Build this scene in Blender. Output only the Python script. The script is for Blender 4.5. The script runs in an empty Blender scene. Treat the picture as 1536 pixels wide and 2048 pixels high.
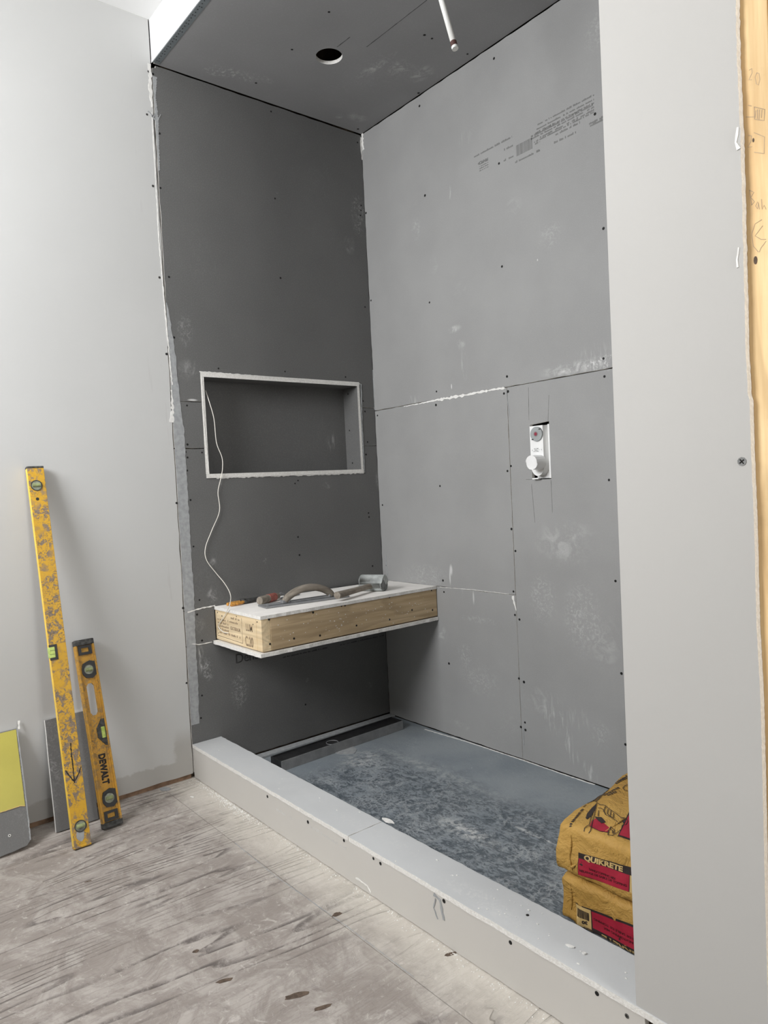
import bpy, bmesh, math, random
from mathutils import Vector, Matrix, noise
from mathutils.bvhtree import BVHTree
random.seed(7)
SC = bpy.context.scene
COL = SC.collection
# ------------------------------------------------------------------ camera
CAM = Vector((2.55950619, -2.04883807, 1.06704137))
RM = ((0.6301602854639767, 0.0024190397315600465, 0.776461308031982),
      (0.7748927619000158, 0.06164726281167434, -0.6290793451885015),
      (-0.04938848224965878, 0.998095067232879, 0.03697316035274306))
FPX = 1434.374
cd = bpy.data.cameras.new('camera'); cam = bpy.data.objects.new('camera', cd); COL.objects.link(cam)
cd.sensor_fit = 'VERTICAL'; cd.sensor_height = 36; cd.sensor_width = 27; cd.lens = FPX / 2048 * 36
cd.clip_start = .01; cd.clip_end = 60
cam.matrix_world = Matrix.Translation(CAM) @ Matrix(RM).to_4x4()
SC.camera = cam
# ------------------------------------------------------------------ world and light
w = bpy.data.worlds.new('world'); SC.world = w; w.use_nodes = True
w.node_tree.nodes['Background'].inputs[0].default_value = (.78, .88, 1, 1)
w.node_tree.nodes['Background'].inputs[1].default_value = 1.0
def area(name, loc, rot, sx, sy, power, col):
    l = bpy.data.lights.new(name, 'AREA'); l.shape = 'RECTANGLE'; l.size = sx; l.size_y = sy; l.energy = power; l.color = col
    o = bpy.data.objects.new(name, l); COL.objects.link(o); o.location = loc; o.rotation_euler = rot; return o
PI = math.pi
# daylight entering by the window behind the camera (wall_back) and by the one on the right (wall_right)
area('window_daylight', (.85, -3.16, 2.08), (PI/2-.25, 0, 0), 1.0, .85, 77, (.98, .985, 1))
area('window_daylight_right', (4.66, -1.36, 1.75), (0, PI/2, 0), 1.3, .66, 42, (1, .98, .95))
SC.view_settings.view_transform = 'Standard'; SC.view_settings.look = 'None'
SC.view_settings.exposure = -0.06; SC.view_settings.gamma = 1.0; SC.view_settings.use_curve_mapping = False
SC.cycles.max_bounces = 12; SC.cycles.diffuse_bounces = 8
# ------------------------------------------------------------------ measuring: a photo pixel to the real plane it lies on
Rm = Matrix(RM)
def px(x, y, ax, v):
    d = Rm @ Vector(((x-768)/FPX, -(y-1024)/FPX, -1)); t = (v-CAM[ax])/d[ax]; return CAM + d*t
def pA(x, y): p = px(x, y, 0, 0); return (p.y, p.z)
def pB(x, y): p = px(x, y, 1, 0); return (p.x, p.z)
def pZ(x, y, z): p = px(x, y, 2, z); return (p.x, p.y)
# ------------------------------------------------------------------ node materials
class N:
    def __init__(s, name):
        s.m = bpy.data.materials.new(name); s.m.use_nodes = True; s.t = s.m.node_tree
        s.b = s.t.nodes['Principled BSDF']; s.tc = s.t.nodes.new('ShaderNodeTexCoord'); s.P = s.tc.outputs['Object']
    def n(s, typ, ins={}, **kw):
        o = s.t.nodes.new('ShaderNode'+typ)
        for k, v in kw.items(): setattr(o, k, v)
        for k, v in ins.items():
            if isinstance(v, bpy.types.NodeSocket): s.t.links.new(v, o.inputs[k])
            else: o.inputs[k].default_value = v
        return o
    def math(s, op, a, b=0, c=None, clamp=False):
        d = {0: a, 1: b}
        if c is not None: d[2] = c
        return s.n('Math', d, operation=op, use_clamp=clamp).outputs[0]
    def vm(s, op, a, b=(0, 0, 0)): return s.n('VectorMath', {0: a, 1: b}, operation=op).outputs[0]
    def noise(s, sc=5, det=4, rough=.55, vec=None, dist=0):
        if isinstance(sc, tuple): vec = s.vm('MULTIPLY', vec or s.P, sc); sc = 1
        return s.n('TexNoise', {'Vector': vec or s.P, 'Scale': sc, 'Detail': det, 'Roughness': rough, 'Distortion': dist}).outputs[0]
    def ramp(s, v, a, b, lo=0., hi=1., smooth=True):
        return s.n('MapRange', {0: v, 1: a, 2: b, 3: lo, 4: hi}, interpolation_type='SMOOTHSTEP' if smooth else 'LINEAR', clamp=True if not smooth else True).outputs[0]
    def mix(s, f, a, b):
        o = s.t.nodes.new('ShaderNodeMix'); o.data_type = 'RGBA'
        for i, v in ((0, f), (6, a), (7, b)):
            if isinstance(v, bpy.types.NodeSocket): s.t.links.new(v, o.inputs[i])
            else: o.inputs[i].default_value = v if i == 0 else tuple(v)[:3]+(1,)
        return o.outputs[2]
    def bump(s, h, st=.3, d=.002):
        o = s.n('Bump', {'Height': h, 'Strength': st, 'Distance': d}); s.t.links.new(o.outputs[0], s.b.inputs['Normal'])
    def out(s, col, rough=.8, metal=0, spec=.5):
        for k, v in (('Base Color', col), ('Roughness', rough), ('Metallic', metal), ('Specular IOR Level', spec)):
            if isinstance(v, bpy.types.NodeSocket): s.t.links.new(v, s.b.inputs[k])
            else: s.b.inputs[k].default_value = v if k != 'Base Color' else tuple(v)[:3]+(1,)
        return s.m
    def blob(s, c, size, rot=0, ax=(0, 0, 1)):
        v = s.vm('SUBTRACT', s.P, c)
        if rot: v = s.n('VectorRotate', {'Vector': v, 'Angle': rot, 'Axis': ax}, rotation_type='AXIS_ANGLE').outputs[0]
        v = s.vm('DIVIDE', v, size)
        l = s.n('VectorMath', {0: v}, operation='LENGTH').outputs['Value']
        return s.ramp(l, .25, 1., 1., 0.)
def simple(name, col, rough=.6, metal=0, var=.12, sc=18, bump=0):
    k = N(name); n = k.noise(sc, 5)
    c = k.mix(k.ramp(n, .3, .7), [v*(1-var) for v in col], [v*(1+var) for v in col])
    if bump: k.bump(k.noise(sc*6, 4), bump)
    return k.out(c, rough, metal)
DUST = (.62, .62, .61)
def gray_board(name, base, smudges=(), dust=.0, spec=.35, rough=.62):
    """grey glass-mat board; smudges = (center, size, rot, axis, strength, kind)"""
    k = N(name)
    n1 = k.noise(3.0, 3); n2 = k.noise(260, 2, .7)
    c = k.mix(k.ramp(n1, .3, .7), [v*.95 for v in base], [v*1.05 for v in base])
    c = k.mix(k.math('MULTIPLY', k.ramp(n2, .45, .8), .12), c, (.5, .5, .5))
    fine = k.ramp(k.noise(60, 7, .7, dist=1.6), .47, .66)
    cloud = k.math('ADD', k.math('MULTIPLY', k.ramp(k.noise(17, 8, .62, dist=1.1), .46, .66), .7), k.math('MULTIPLY', fine, .3))
    strk = k.ramp(k.noise((70, 70, 11), 6, .66, dist=.5), .48, .70)
    wv = k.n('TexWave', {'Vector': k.P, 'Scale': 26, 'Distortion': 9, 'Detail': 3, 'Detail Scale': 2.}, wave_type='RINGS').outputs[1]
    prt = k.math('MULTIPLY', k.ramp(wv, .45, .8), cloud)
    kinds = {'c': cloud, 'f': fine, 's': strk, 'p': prt, 'solid': 1.0}
    tot = k.math('MULTIPLY', k.ramp(k.noise(2.2, 4), .55, .8), k.math('MULTIPLY', fine, .10+dust))
    # fine hairline scratches
    tot = k.math('ADD', tot, k.math('MULTIPLY', k.ramp(k.noise((120, 120, 9), 3, .6), .70, .78), .06))
    for (cc, sz, rot, ax, st, kind) in smudges:
        b = k.blob(cc, sz, rot, ax)
        tot = k.math('ADD', tot, k.math('MULTIPLY', k.math('MULTIPLY', b, kinds[kind]), st))
    tot = k.math('MINIMUM', tot, .95)
    c = k.mix(tot, c, DUST)
    k.bump(k.noise(420, 2), .12, .001)
    return k.out(c, rough, 0, spec)
def sA(x, y, sy, sz, st=.4, kind='c', rot=0):
    p = px(x, y, 0, 0); return (tuple(p), (.5, sy, sz), rot, (1, 0, 0), st, kind)
def sB(x, y, sx, sz, st=.4, kind='c', rot=0):
    p = px(x, y, 1, 0); return (tuple(p), (sx, .5, sz), rot, (0, 1, 0), st, kind)
GRAY = (.195, .197, .197)
SMB = [sB(1130, 1085, .16, .10, .42), sB(1165, 1240, .10, .16, .40, 'f'), sB(1085, 1200, .08, .12, .35, 'f'), sB(1210, 1290, .07, .12, .35),
       sB(1110, 1430, .09, .09, .6, 's'), sB(1140, 1490, .035, .09, .75, 's', .3), sB(1180, 1545, .03, .05, .7, 's', .5), sB(1080, 1400, .05, .06, .4),
       sB(902, 1140, .012, .03, .9, 'solid'), sB(900, 1155, .006, .04, .8, 'solid'), sB(947, 1195, .006, .035, .7, 'solid'), sB(925, 1188, .012, .03, .6, 's'), sB(985, 1190, .012, .02, .5, 's'),
       sB(885, 1270, .04, .05, .45), sB(930, 1310, .05, .06, .35, 'f'), sB(960, 1360, .14, .08, .25, 'f'), sB(920, 1450, .07, .02, .35),
       sB(1150, 735, .17, .028, 1., 'c', 0), sB(1210, 725, .10, .035, .9, 'f'), sB(1190, 715, .10, .06, .35, 's'),
       sB(908, 658, .05, .018, .7), sB(922, 690, .03, .03, .5), sB(928, 730, .025, .08, .4, 's'), sB(900, 385, .015, .035, .7, 's'), sB(930, 277, .05, .04, .3, 's'),
       sB(832, 458, .035, .06, .35, 'f'), sB(1027, 415, .05, .04, .35), sB(1100, 470, .07, .06, .25, 'f'), sB(868, 527, .03, .05, .3), sB(920, 582, .04, .04, .3),
       sB(903, 773, .004, .014, 1.2, 'solid'), sB(1075, 520, .003, .005, 1.2, 'solid'), sB(825, 800, .06, .03, .5, 's'), sB(850, 1150, .18, .06, .35, 'f'),
       sB(960, 1240, .14, .02, .3, 'f'), sB(1200, 1470, .05, .06, .35, 'f'), sB(1160, 1440, .05, .05, .4, 's'), sB(725, 300, .012, .06, .6), sB(1195, 60, .07, .08, .25, 'f'), sB(750, 780, .012, .10, .5, 's')]
SMA = [sA(402, 1320, .022, .07, .9, 's'), sA(415, 1340, .03, .06, .5, 'f'), sA(425, 1190, .03, .04, .5), sA(530, 1122, .012, .015, .9), sA(500, 1150, .006, .03, .6, 's'),
       sA(440, 970, .012, .02, .7), sA(655, 970, .03, .02, .4), sA(425, 1125, .02, .03, .5), sA(615, 1360, .012, .015, .6), sA(740, 1370, .03, .02, .35),
       sA(370, 660, .04, .08, .3, 'f'), sA(380, 740, .06, .05, .3), sA(555, 387, .006, .008, .9), sA(716, 430, .05, .12, .35, 'f'), sA(700, 490, .04, .05, .3, 'c'),
       sA(385, 800, .025, .006, .9, 'solid'), sA(756, 960, .02, .05, .4), sA(480, 1380, .05, .1, .35, 'f'), sA(690, 880, .035, .06, .5, 's', .4), sA(580, 1200, .2, .02, .5, 'c'), sA(400, 1250, .03, .04, .4)]
M_B = gray_board('gray_board_back_lit', (.31, .31, .305), SMB)  # lit copy of the one grey board: light put into the base colour
M_A = gray_board('gray_board_left_shaded', (.130, .130, .127), SMA)  # same board darkened: the left wall's shade is painted into its grey
H = 2.6438
def sC(x, y, sx, sy, st, kind='c', rot=0):
    p = px(x, y, 2, H); return (tuple(p), (sx, sy, .5), rot, (0, 0, 1), st, kind)
M_C = gray_board('gray_board_ceiling', (.26, .26, .262), [sC(470, 148, .04, .13, .55, 's'), sC(520, 155, .03, .10, .6, 'c'), sC(430, 145, .03, .06, .6, 's'),
       sC(735, 140, .10, .018, .8, 'c', 0), sC(760, 130, .12, .018, .7, 'c', 0), sC(800, 138, .07, .06, .6, 'c'), sC(840, 148, .08, .06, .55, 'c'), sC(715, 235, .04, .06, .4), sC(680, 232, .03, .02, .6)])
M_CURB = gray_board('gray_board_dusty_sheen', (.55, .56, .565), [((1., -.9, .128), (.3, .05, .3), 0, (0, 0, 1), .5, 'f'), ((1.45, -.92, .128), (.2, .04, .3), 0, (0, 0, 1), .7, 'f'),
       ((.5, -.9, .128), (.35, .06, .3), 0, (0, 0, 1), .45, 'c'), ((.1, -.9, .128), (.2, .08, .3), 0, (0, 0, 1), .5, 'c'), ((.75, -.88, .128), (.1, .03, .3), 0, (0, 0, 1), .6, 'p')], dust=.25, rough=.5)  # base lightened for dust and also for the sheen of grazing light
M_OFF = gray_board('gray_board_offcut', (.16, .16, .158), [], dust=.35)
def gypsum():
    k = N('white_gypsum_edge'); n = k.noise(160, 5, .7)
    c = k.mix(k.ramp(n, .35, .7), (.72, .70, .66), (.86, .85, .82)); k.bump(k.noise(300, 4), .6, .003); return k.out(c, .95)
M_GYP = gypsum()
def drywall(name, base, band=None, yband=None):
    k = N(name); n = k.noise(1.4, 3); c = k.mix(k.ramp(n, .3, .7), [v*.975 for v in base], [v*1.02 for v in base])
    if band:   # joint compound missing along the foot: bare grey paper with a ragged upper edge
        s = k.n('SeparateXYZ', {0: k.P}); z = k.math('ADD', s.outputs[2], k.math('MULTIPLY', k.math('SUBTRACT', k.noise(16, 6, .7), .5), .05))
        edge = k.ramp(z, band, band+.008, 1., 0.)
        y = k.math('ADD', s.outputs[1], k.math('MULTIPLY', k.math('SUBTRACT', k.noise(14, 6, .7), .5), .05))
        cor = k.math('MULTIPLY', k.ramp(y, -1.035, -1.02), k.ramp(s.outputs[2], .13, .21, 1., 0.))
        e = k.math('MAXIMUM', edge, cor)
        c = k.mix(k.math('MULTIPLY', e, .75), c, (.40, .385, .36))
        # thin scratches and torn paper near the grey boards
        near = k.math('MULTIPLY', k.ramp(s.outputs[1], -1.12, -.98), k.ramp(k.noise((40, 40, 3.5), 4, .6), .64, .70))
        c = k.mix(k.math('MULTIPLY', near, .30), c, (.42, .41, .40))
    k.bump(k.noise(180, 3), .06, .001)
    return k.out(c, .85, 0, .3)
M_DW = drywall('painted_drywall', (.535, .537, .527), .075)
M_DWP = drywall('primed_drywall', (.475, .466, .446))
M_DWF = drywall('curb_drywall', (.56, .54, .505))
M_UNSEEN = drywall('unseen_wall_dulled', (.34, .33, .31))  # for unseen walls, colour lowered to cut light bounced into the shower
M_CEIL = drywall('ceiling_paint', (.82, .82, .81))
M_SOF = drywall('header_paint', (.68, .685, .69))
def floor_mat():
    k = N('dusty_plywood')
    warp = k.noise(2.2, 3, .5)
    vec = k.vm('MULTIPLY', k.P, (3.1, .34, 1)); n = k.noise(1., 4, .42, vec, .25)
    v = k.math('FRACT', k.math('MULTIPLY', n, 27))
    line = k.math('MULTIPLY', k.ramp(v, .0, .06), k.ramp(v, .07, .34, 1., 0.))
    pres = k.ramp(k.noise((2.6, .9, 1), 3, .6), .38, .58)
    brk = k.ramp(k.noise(16, 5, .7), .34, .56)
    fineg = k.ramp(k.noise((130, 9, 1), 5, .65), .46, .66)
    dustn = k.ramp(k.noise(9, 9, .72, None, .8), .40, .62)
    c = k.mix(dustn, (.31, .275, .248), (.445, .408, .375))
    c = k.mix(k.math('MULTIPLY', fineg, .34), c, (.27, .235, .215))
    spots = k.ramp(k.noise(26, 7, .75, None, 1.5), .56, .66)
    c = k.mix(k.math('MULTIPLY', spots, .55), c, (.64, .60, .56))
    dk = k.ramp(k.noise(11, 8, .78, None, 2.2), .56, .70)
    c = k.mix(k.math('MULTIPLY', dk, .50), c, (.20, .175, .165))
    sc = k.ramp(k.noise(70, 6, .8, None, .6), .57, .66)
    c = k.mix(k.math('MULTIPLY', sc, .35), c, (.22, .195, .18))
    ln = k.math('MULTIPLY', k.math('MULTIPLY', line, pres), brk)
    c = k.mix(k.math('MULTIPLY', ln, .85), c, (.115, .098, .092))
    s = k.n('SeparateXYZ', {0: k.P}); yy = k.math('ADD', s.outputs[1], k.math('MULTIPLY', k.math('SUBTRACT', k.noise(12, 8, .72), .5), .22))
    near = k.ramp(yy, -1.16, -.985)
    c = k.mix(k.math('MULTIPLY', near, .62), c, (.70, .66, .59))
    h = k.math('ADD', k.math('MULTIPLY', ln, -1.), k.math('ADD', k.math('MULTIPLY', dustn, .25), k.math('MULTIPLY', fineg, -.2)))
    k.bump(h, .8, .004)
    return k.out(c, .92, 0, .2)
M_FL = floor_mat()
def pan_mat():
    k = N('trodden_membrane')
    s = k.n('SeparateXYZ', {0: k.P})
    big = k.noise(3, 4, .6)
    ctr = k.math('MULTIPLY', k.ramp(k.math('ADD', s.outputs[0], k.math('MULTIPLY', big, .3)), .38, .55), k.ramp(k.math('ADD', s.outputs[1], k.math('MULTIPLY', big, .35)), -.02, -.22))
    a = k.ramp(k.math('ADD', k.math('MULTIPLY', k.noise((8, 14, 1), 9, .72, None, 1.6), .48), k.math('MULTIPLY', k.noise((40, 75, 1), 6, .72, None, 1.4), .52)), .45, .56)
    wv = k.n('TexWave', {'Vector': k.P, 'Scale': 9, 'Distortion': 18, 'Detail': 6, 'Detail Scale': 1.3, 'Detail Roughness': .7}).outputs[1]
    tr = k.math('MULTIPLY', k.ramp(wv, .62, .95), k.ramp(k.noise(7, 6, .65), .45, .62))
    vor = k.n('TexVoronoi', {'Vector': k.P, 'Scale': 62}, feature='DISTANCE_TO_EDGE').outputs[0]
    tread = k.math('MULTIPLY', k.ramp(vor, .02, .12, 1., 0.), k.ramp(k.noise(6, 3, .5, None, .6), .56, .66))
    c = k.mix(k.ramp(big, .3, .7), (.225, .258, .285), (.30, .33, .35))
    dark = k.math('MULTIPLY', ctr, k.math('SUBTRACT', 1., a))
    c = k.mix(k.math('MULTIPLY', dark, .86), c, (.066, .082, .098))
    c = k.mix(k.math('MULTIPLY', k.math('MULTIPLY', tr, ctr), .55), c, (.42, .44, .45))
    c = k.mix(k.math('MULTIPLY', k.math('MULTIPLY', tread, ctr), .5), c, (.47, .49, .50))
    wh = k.math('MULTIPLY', k.ramp(k.noise(70, 6, .8, None, 1.), .62, .68), k.ramp(k.noise(4, 4), .44, .6))
    c = k.mix(k.math('MULTIPLY', wh, .65), c, (.70, .70, .69))
    for cc, sz, st in (((1.02, -.55, 0), (.18, .05, 1), .8), ((1.2, -.42, 0), (.16, .012, 1), .9), ((.33, -.42, 0), (.10, .13, 1), .55), ((.62, -.3, 0), (.5, .04, 1), .3)):
        b = k.math('MULTIPLY', k.blob(cc, sz), k.ramp(k.noise(45, 6, .75), .44, .6)); c = k.mix(k.math('MULTIPLY', b, st), c, (.62, .63, .62))
    k.bump(k.math('ADD', a, k.math('MULTIPLY', wv, .5)), .25, .003)
    return k.out(c, .55, 0, .4)
M_PAN = pan_mat()
def wood(name, a, b, axis=1, sc=1., knots=True, rough=.75):
    k = N(name); f = [60*sc]*3; f[axis] = 3.5*sc
    n = k.noise(tuple(f), 4, .6); g = [9*sc]*3; g[axis] = .9*sc
    r = k.math('FRACT', k.math('MULTIPLY', k.noise(tuple(g), 2, .5, None, .4), 9)); r = k.math('MULTIPLY', k.ramp(r, 0, .15), k.ramp(r, .2, .8, 1., 0.))
    c = k.mix(k.ramp(n, .3, .7), a, b); c = k.mix(k.math('MULTIPLY', r, .38), c, [v*.62 for v in a])
    d = k.ramp(k.noise(9, 5, .7), .58, .75); c = k.mix(k.math('MULTIPLY', d, .22), c, [v*.55 for v in a])
    k.bump(n, .15, .001); return k.out(c, rough, 0, .3)
M_LUM = wood('lumber', (.46, .34, .20), (.60, .46, .29), 1)
M_LUME = wood('lumber_end', (.70, .54, .33), (.84, .69, .46), 0)
M_STUD = wood('stud_pine', (.74, .50, .25), (.90, .68, .38), 2)
M_STUDD = wood('stud_hidden_shade', (.05, .036, .024), (.07, .05, .032), 2)  # framing wood darkened so gaps between boards read as black shade
M_TOOLW = wood('dusty_tool_wood', (.21, .18, .145), (.31, .275, .23), 1, 1.4)
M_BLK = simple('black_plastic', (.018, .018, .018), .45, 0, .3, 40)
M_BLKD = simple('dusty_black_plastic', (.05, .05, .048), .65, 0, .7, 90)
M_INK = simple('black_ink', (.022, .02, .02), .8, 0, .2)
M_INKF = simple('faded_ink', (.175, .175, .17), .9, 0, .1)
M_INKG = simple('ghost_ink', (.055, .055, .054), .9, 0, .1)
M_INKB = simple('stamp_ink', (.30, .22, .14), .9, 0, .3, 60)
M_INKW = simple('pale_grey_ink', (.56, .55, .525), .9, 0, .1)
M_PENCIL = simple('pencil_grey', (.42, .31, .20), .8, 0, .2)
M_WHT = simple('white_plastic', (.86, .86, .85), .35, 0, .03)
M_PVC = simple('white_pipe', (.78, .78, .75), .4, 0, .05)
M_DISC = simple('grey_plastic', (.34, .36, .36), .5, 0, .08)
M_RED = simple('red_plastic', (.30, .02, .05), .5, 0, .2)
M_BROWN = simple('brown_band', (.07, .03, .025), .6, 0, .3)
M_SCR = simple('dark_screw', (.012, .012, .012), .5, .3, .3)
M_SCRG = simple('zinc_screw', (.16, .16, .155), .4, .7, .3)
M_VOID = simple('dark_cavity', (.012, .011, .01), .95, 0, .3)
M_STEEL = simple('brushed_steel', (.27, .275, .28), .55, .2, .15, 30)
M_DRAINF = simple('grey_drain_metal', (.24, .243, .246), .55, .1, .12, 30)
M_DRAIN = simple('dark_drain_metal', (.028, .028, .029), .38, .2, .25, 40)
M_TRK = simple('metal_corner_bead', (.20, .225, .235), .5, .35, .06, 20)
M_RUB = simple('dusty_grey_rubber', (.40, .42, .41), .95, 0, .22, 45)
M_RUBD = simple('worn_rubber_face', (.17, .175, .175), .8, 0, .3, 60)
M_CORD = simple('white_cord', (.78, .75, .68), .7, 0, .05)
M_ORG = simple('orange_grip', (.55, .26, .05), .6, 0, .4, 120)
M_REDW = simple('worn_red_band', (.32, .10, .08), .7, 0, .35, 150)
M_COMP = simple('joint_compound', (.78, .77, .74), .9, 0, .08, 90, .3)
M_COMPG = simple('grey_skim', (.34, .35, .355), .9, 0, .12, 60, .2)
M_KNOT = simple('dark_knot', (.10, .07, .05), .9, 0, .4, 90)
M_BENCH = simple('dusty_white_top', (.88, .85, .81), .9, 0, .04, 20, .1)
M_BROWNW = simple('brown_base_strip', (.22, .14, .09), .9, 0, .3, 30)
def level_yellow(name, a, wear, amt):
    k = N(name); n1 = k.noise(55, 5, .65, None, .5); n2 = k.noise(13, 3); n3 = k.noise(240, 3, .6)
    w1 = k.math('MULTIPLY', k.ramp(n1, .50, .56), k.ramp(n2, .30, .52)); w2 = k.math('MULTIPLY', k.ramp(n3, .52, .60), k.ramp(n2, .34, .58))
    c = k.mix(k.ramp(k.noise(6), .3, .7), a, [v*.86 for v in a]); c = k.mix(k.math('MULTIPLY', w1, amt), c, wear); c = k.mix(k.math('MULTIPLY', w2, amt*.8), c, [v*.55 for v in wear])
    return k.out(c, k.ramp(n1, .4, .6, .38, .8), 0, .5)
M_YEL = level_yellow('worn_yellow_paint', (.66, .37, .022), (.22, .175, .14), .95)
M_YELE = simple('clean_yellow_paint', (.85, .56, .07), .45, 0, .08, 30)
M_ORA = level_yellow('worn_orange_yellow_paint', (.58, .30, .028), (.27, .19, .10), .65)
def vial():
    k = N('green_vial'); return k.out(k.mix(k.ramp(k.noise(60), .4, .6), (.42, .55, .12), (.55, .68, .20)), .15)
M_VIAL = vial()
M_VIALD = simple('dusty_green_vial', (.27, .31, .15), .3, 0, .3, 90)
M_LENS = simple('milky_lens', (.27, .29, .22), .3, 0, .25, 120)
M_YB = simple('yellow_green_face', (.47, .42, .065), .4, 0, .08, 4)
def paper():
    k = N('kraft_paper'); n = k.noise(6, 4); c = k.mix(k.ramp(n, .3, .7), (.43, .245, .055), (.54, .325, .085))
    c = k.mix(k.math('MULTIPLY', k.ramp(k.noise(60, 5, .7), .6, .75), .3), c, (.36, .22, .07))
    v = k.noise(14, 5, .6, None, 1.3); k.bump(k.math('ADD', v, k.math('MULTIPLY', k.noise(45, 5, .6, None, 1.), .35)), .8, .014); return k.out(c, .62, 0, .35)
M_PAP = paper()
M_PRED = simple('crimson_print', (.36, .012, .035), .6, 0, .1, 30)
M_PBLK = simple('black_print', (.03, .02, .018), .6, 0, .2, 30)
M_PTAN = simple('tan_print', (.60, .42, .17), .6, 0, .05, 30)
M_PDRED = simple('dark_red_lettering', (.09, .008, .012), .6, 0, .1, 30)
# ------------------------------------------------------------------ mesh helpers
def tag(o, label=None, cat=None, group=None, kind=None):
    for k, v in (('label', label), ('category', cat), ('group', group), ('kind', kind)):
        if v: o[k] = v
    return o
def link(name, bm, mats, parent=None, smooth=False, local=None):
    me = bpy.data.meshes.new(name); bm.normal_update(); bm.to_mesh(me); bm.free()
    for m in (mats if isinstance(mats, (list, tuple)) else [mats]): me.materials.append(m)
    if smooth:
        for p in me.polygons: p.use_smooth = len(p.vertices) < 5
    o = bpy.data.objects.new(name, me); COL.objects.link(o)
    if parent: o.parent = parent
    if local: o.matrix_local = local
    return o
def empty(name, loc=(0, 0, 0), mat=None, **kw):
    o = bpy.data.objects.new(name, None); COL.objects.link(o); o.empty_display_size = .05
    if mat is not None: o.matrix_world = mat
    else: o.location = loc
    tag(o, **kw); return o
def box(bm, a, b, bev=0, mi=0, M=None, seg=2):
    r = bmesh.ops.create_cube(bm, size=1); vs = r['verts']
    c = [(a[i]+b[i])/2 for i in range(3)]; d = [abs(b[i]-a[i]) for i in range(3)]
    for v in vs: v.co = Vector((c[i]+v.co[i]*d[i] for i in range(3)))
    fs = set(f for v in vs for f in v.link_faces)
    for f in fs: f.material_index = mi
    if bev:
        es = list(set(e for v in vs for e in v.link_edges)); r = bmesh.ops.bevel(bm, geom=es, offset=bev, segments=seg, affect='EDGES', profile=.6)
        vs = list(set(v for f in r['faces'] for v in f.verts)|set(v for v in vs if v.is_valid))
        for f in set(f for v in vs for f in v.link_faces): f.material_index = mi
    if M is not None:
        for v in vs: v.co = M @ v.co
    return vs
def B(name, a, b, mat, parent=None, bev=0, local=None):
    bm = bmesh.new(); box(bm, a, b, bev); return link(name, bm, mat, parent, False, local)
def cyl(bm, p0, p1, r0, r1=None, seg=24, mi=0, cap=True):
    p0 = Vector(p0); p1 = Vector(p1); r1 = r0 if r1 is None else r1; d = p1-p0
    r = bmesh.ops.create_cone(bm, cap_ends=cap, segments=seg, radius1=r0, radius2=r1, depth=d.length)
    M = Matrix.Translation((p0+p1)/2) @ d.to_track_quat('Z', 'Y').to_matrix().to_4x4()
    for v in r['verts']: v.co = M @ v.co
    for f in set(f for v in r['verts'] for f in v.link_faces): f.material_index = mi
    return r['verts']
def axes(plane):   # plane name -> (u axis, v axis, normal)
    return {'x': (Vector((0, 1, 0)), Vector((0, 0, 1)), Vector((1, 0, 0))), 'y': (Vector((1, 0, 0)), Vector((0, 0, 1)), Vector((0, -1, 0))),
            'z': (Vector((1, 0, 0)), Vector((0, 1, 0)), Vector((0, 0, 1))), '-z': (Vector((1, 0, 0)), Vector((0, 1, 0)), Vector((0, 0, -1)))}[plane]
def prism(bm, poly, plane, v0, v1, mi=0, side=None):
    """poly in plane coordinates, front face at v0 (outward coordinate), back at v1"""
    u, v, n = axes(plane); f = lambda p, t: u*p[0]+v*p[1]+n*t
    s = sum(poly[i][0]*poly[(i+1) % len(poly)][1]-poly[(i+1) % len(poly)][0]*poly[i][1] for i in range(len(poly)))
    if s < 0: poly = poly[::-1]
    a = [bm.verts.new(f(p, v0)) for p in poly]; b = [bm.verts.new(f(p, v1)) for p in poly]
    flip = u.cross(v).dot(n) < 0
    F = bm.faces.new(a if not flip else a[::-1]); G = bm.faces.new(b[::-1] if not flip else b); F.material_index = mi; G.material_index = mi
    for i in range(len(poly)):
        j = (i+1) % len(poly); q = [a[i], b[i], b[j], a[j]]
        g = bm.faces.new(q if not flip else q[::-1]); g.material_index = mi if side is None else side
    return F
def rough_edge(poly, step=.03, amp=.0012):
    out = []
    for i in range(len(poly)):
        a = Vector(poly[i]); b = Vector(poly[(i+1) % len(poly)]); L = (b-a).length; n = max(1, int(L/step)); t = Vector((-(b-a).y, (b-a).x))
        if L: t /= L
        out.append(tuple(a))
        for k in range(1, n): out.append(tuple(a+(b-a)*k/n+t*random.uniform(-amp, amp)))
    return out
def board(name, poly, plane, at, mats, parent, th=.0127, rough=True):
    bm = bmesh.new(); prism(bm, rough_edge(poly) if rough else poly, plane, at, at-th, 0, 1); return link(name, bm, mats, parent)
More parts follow.
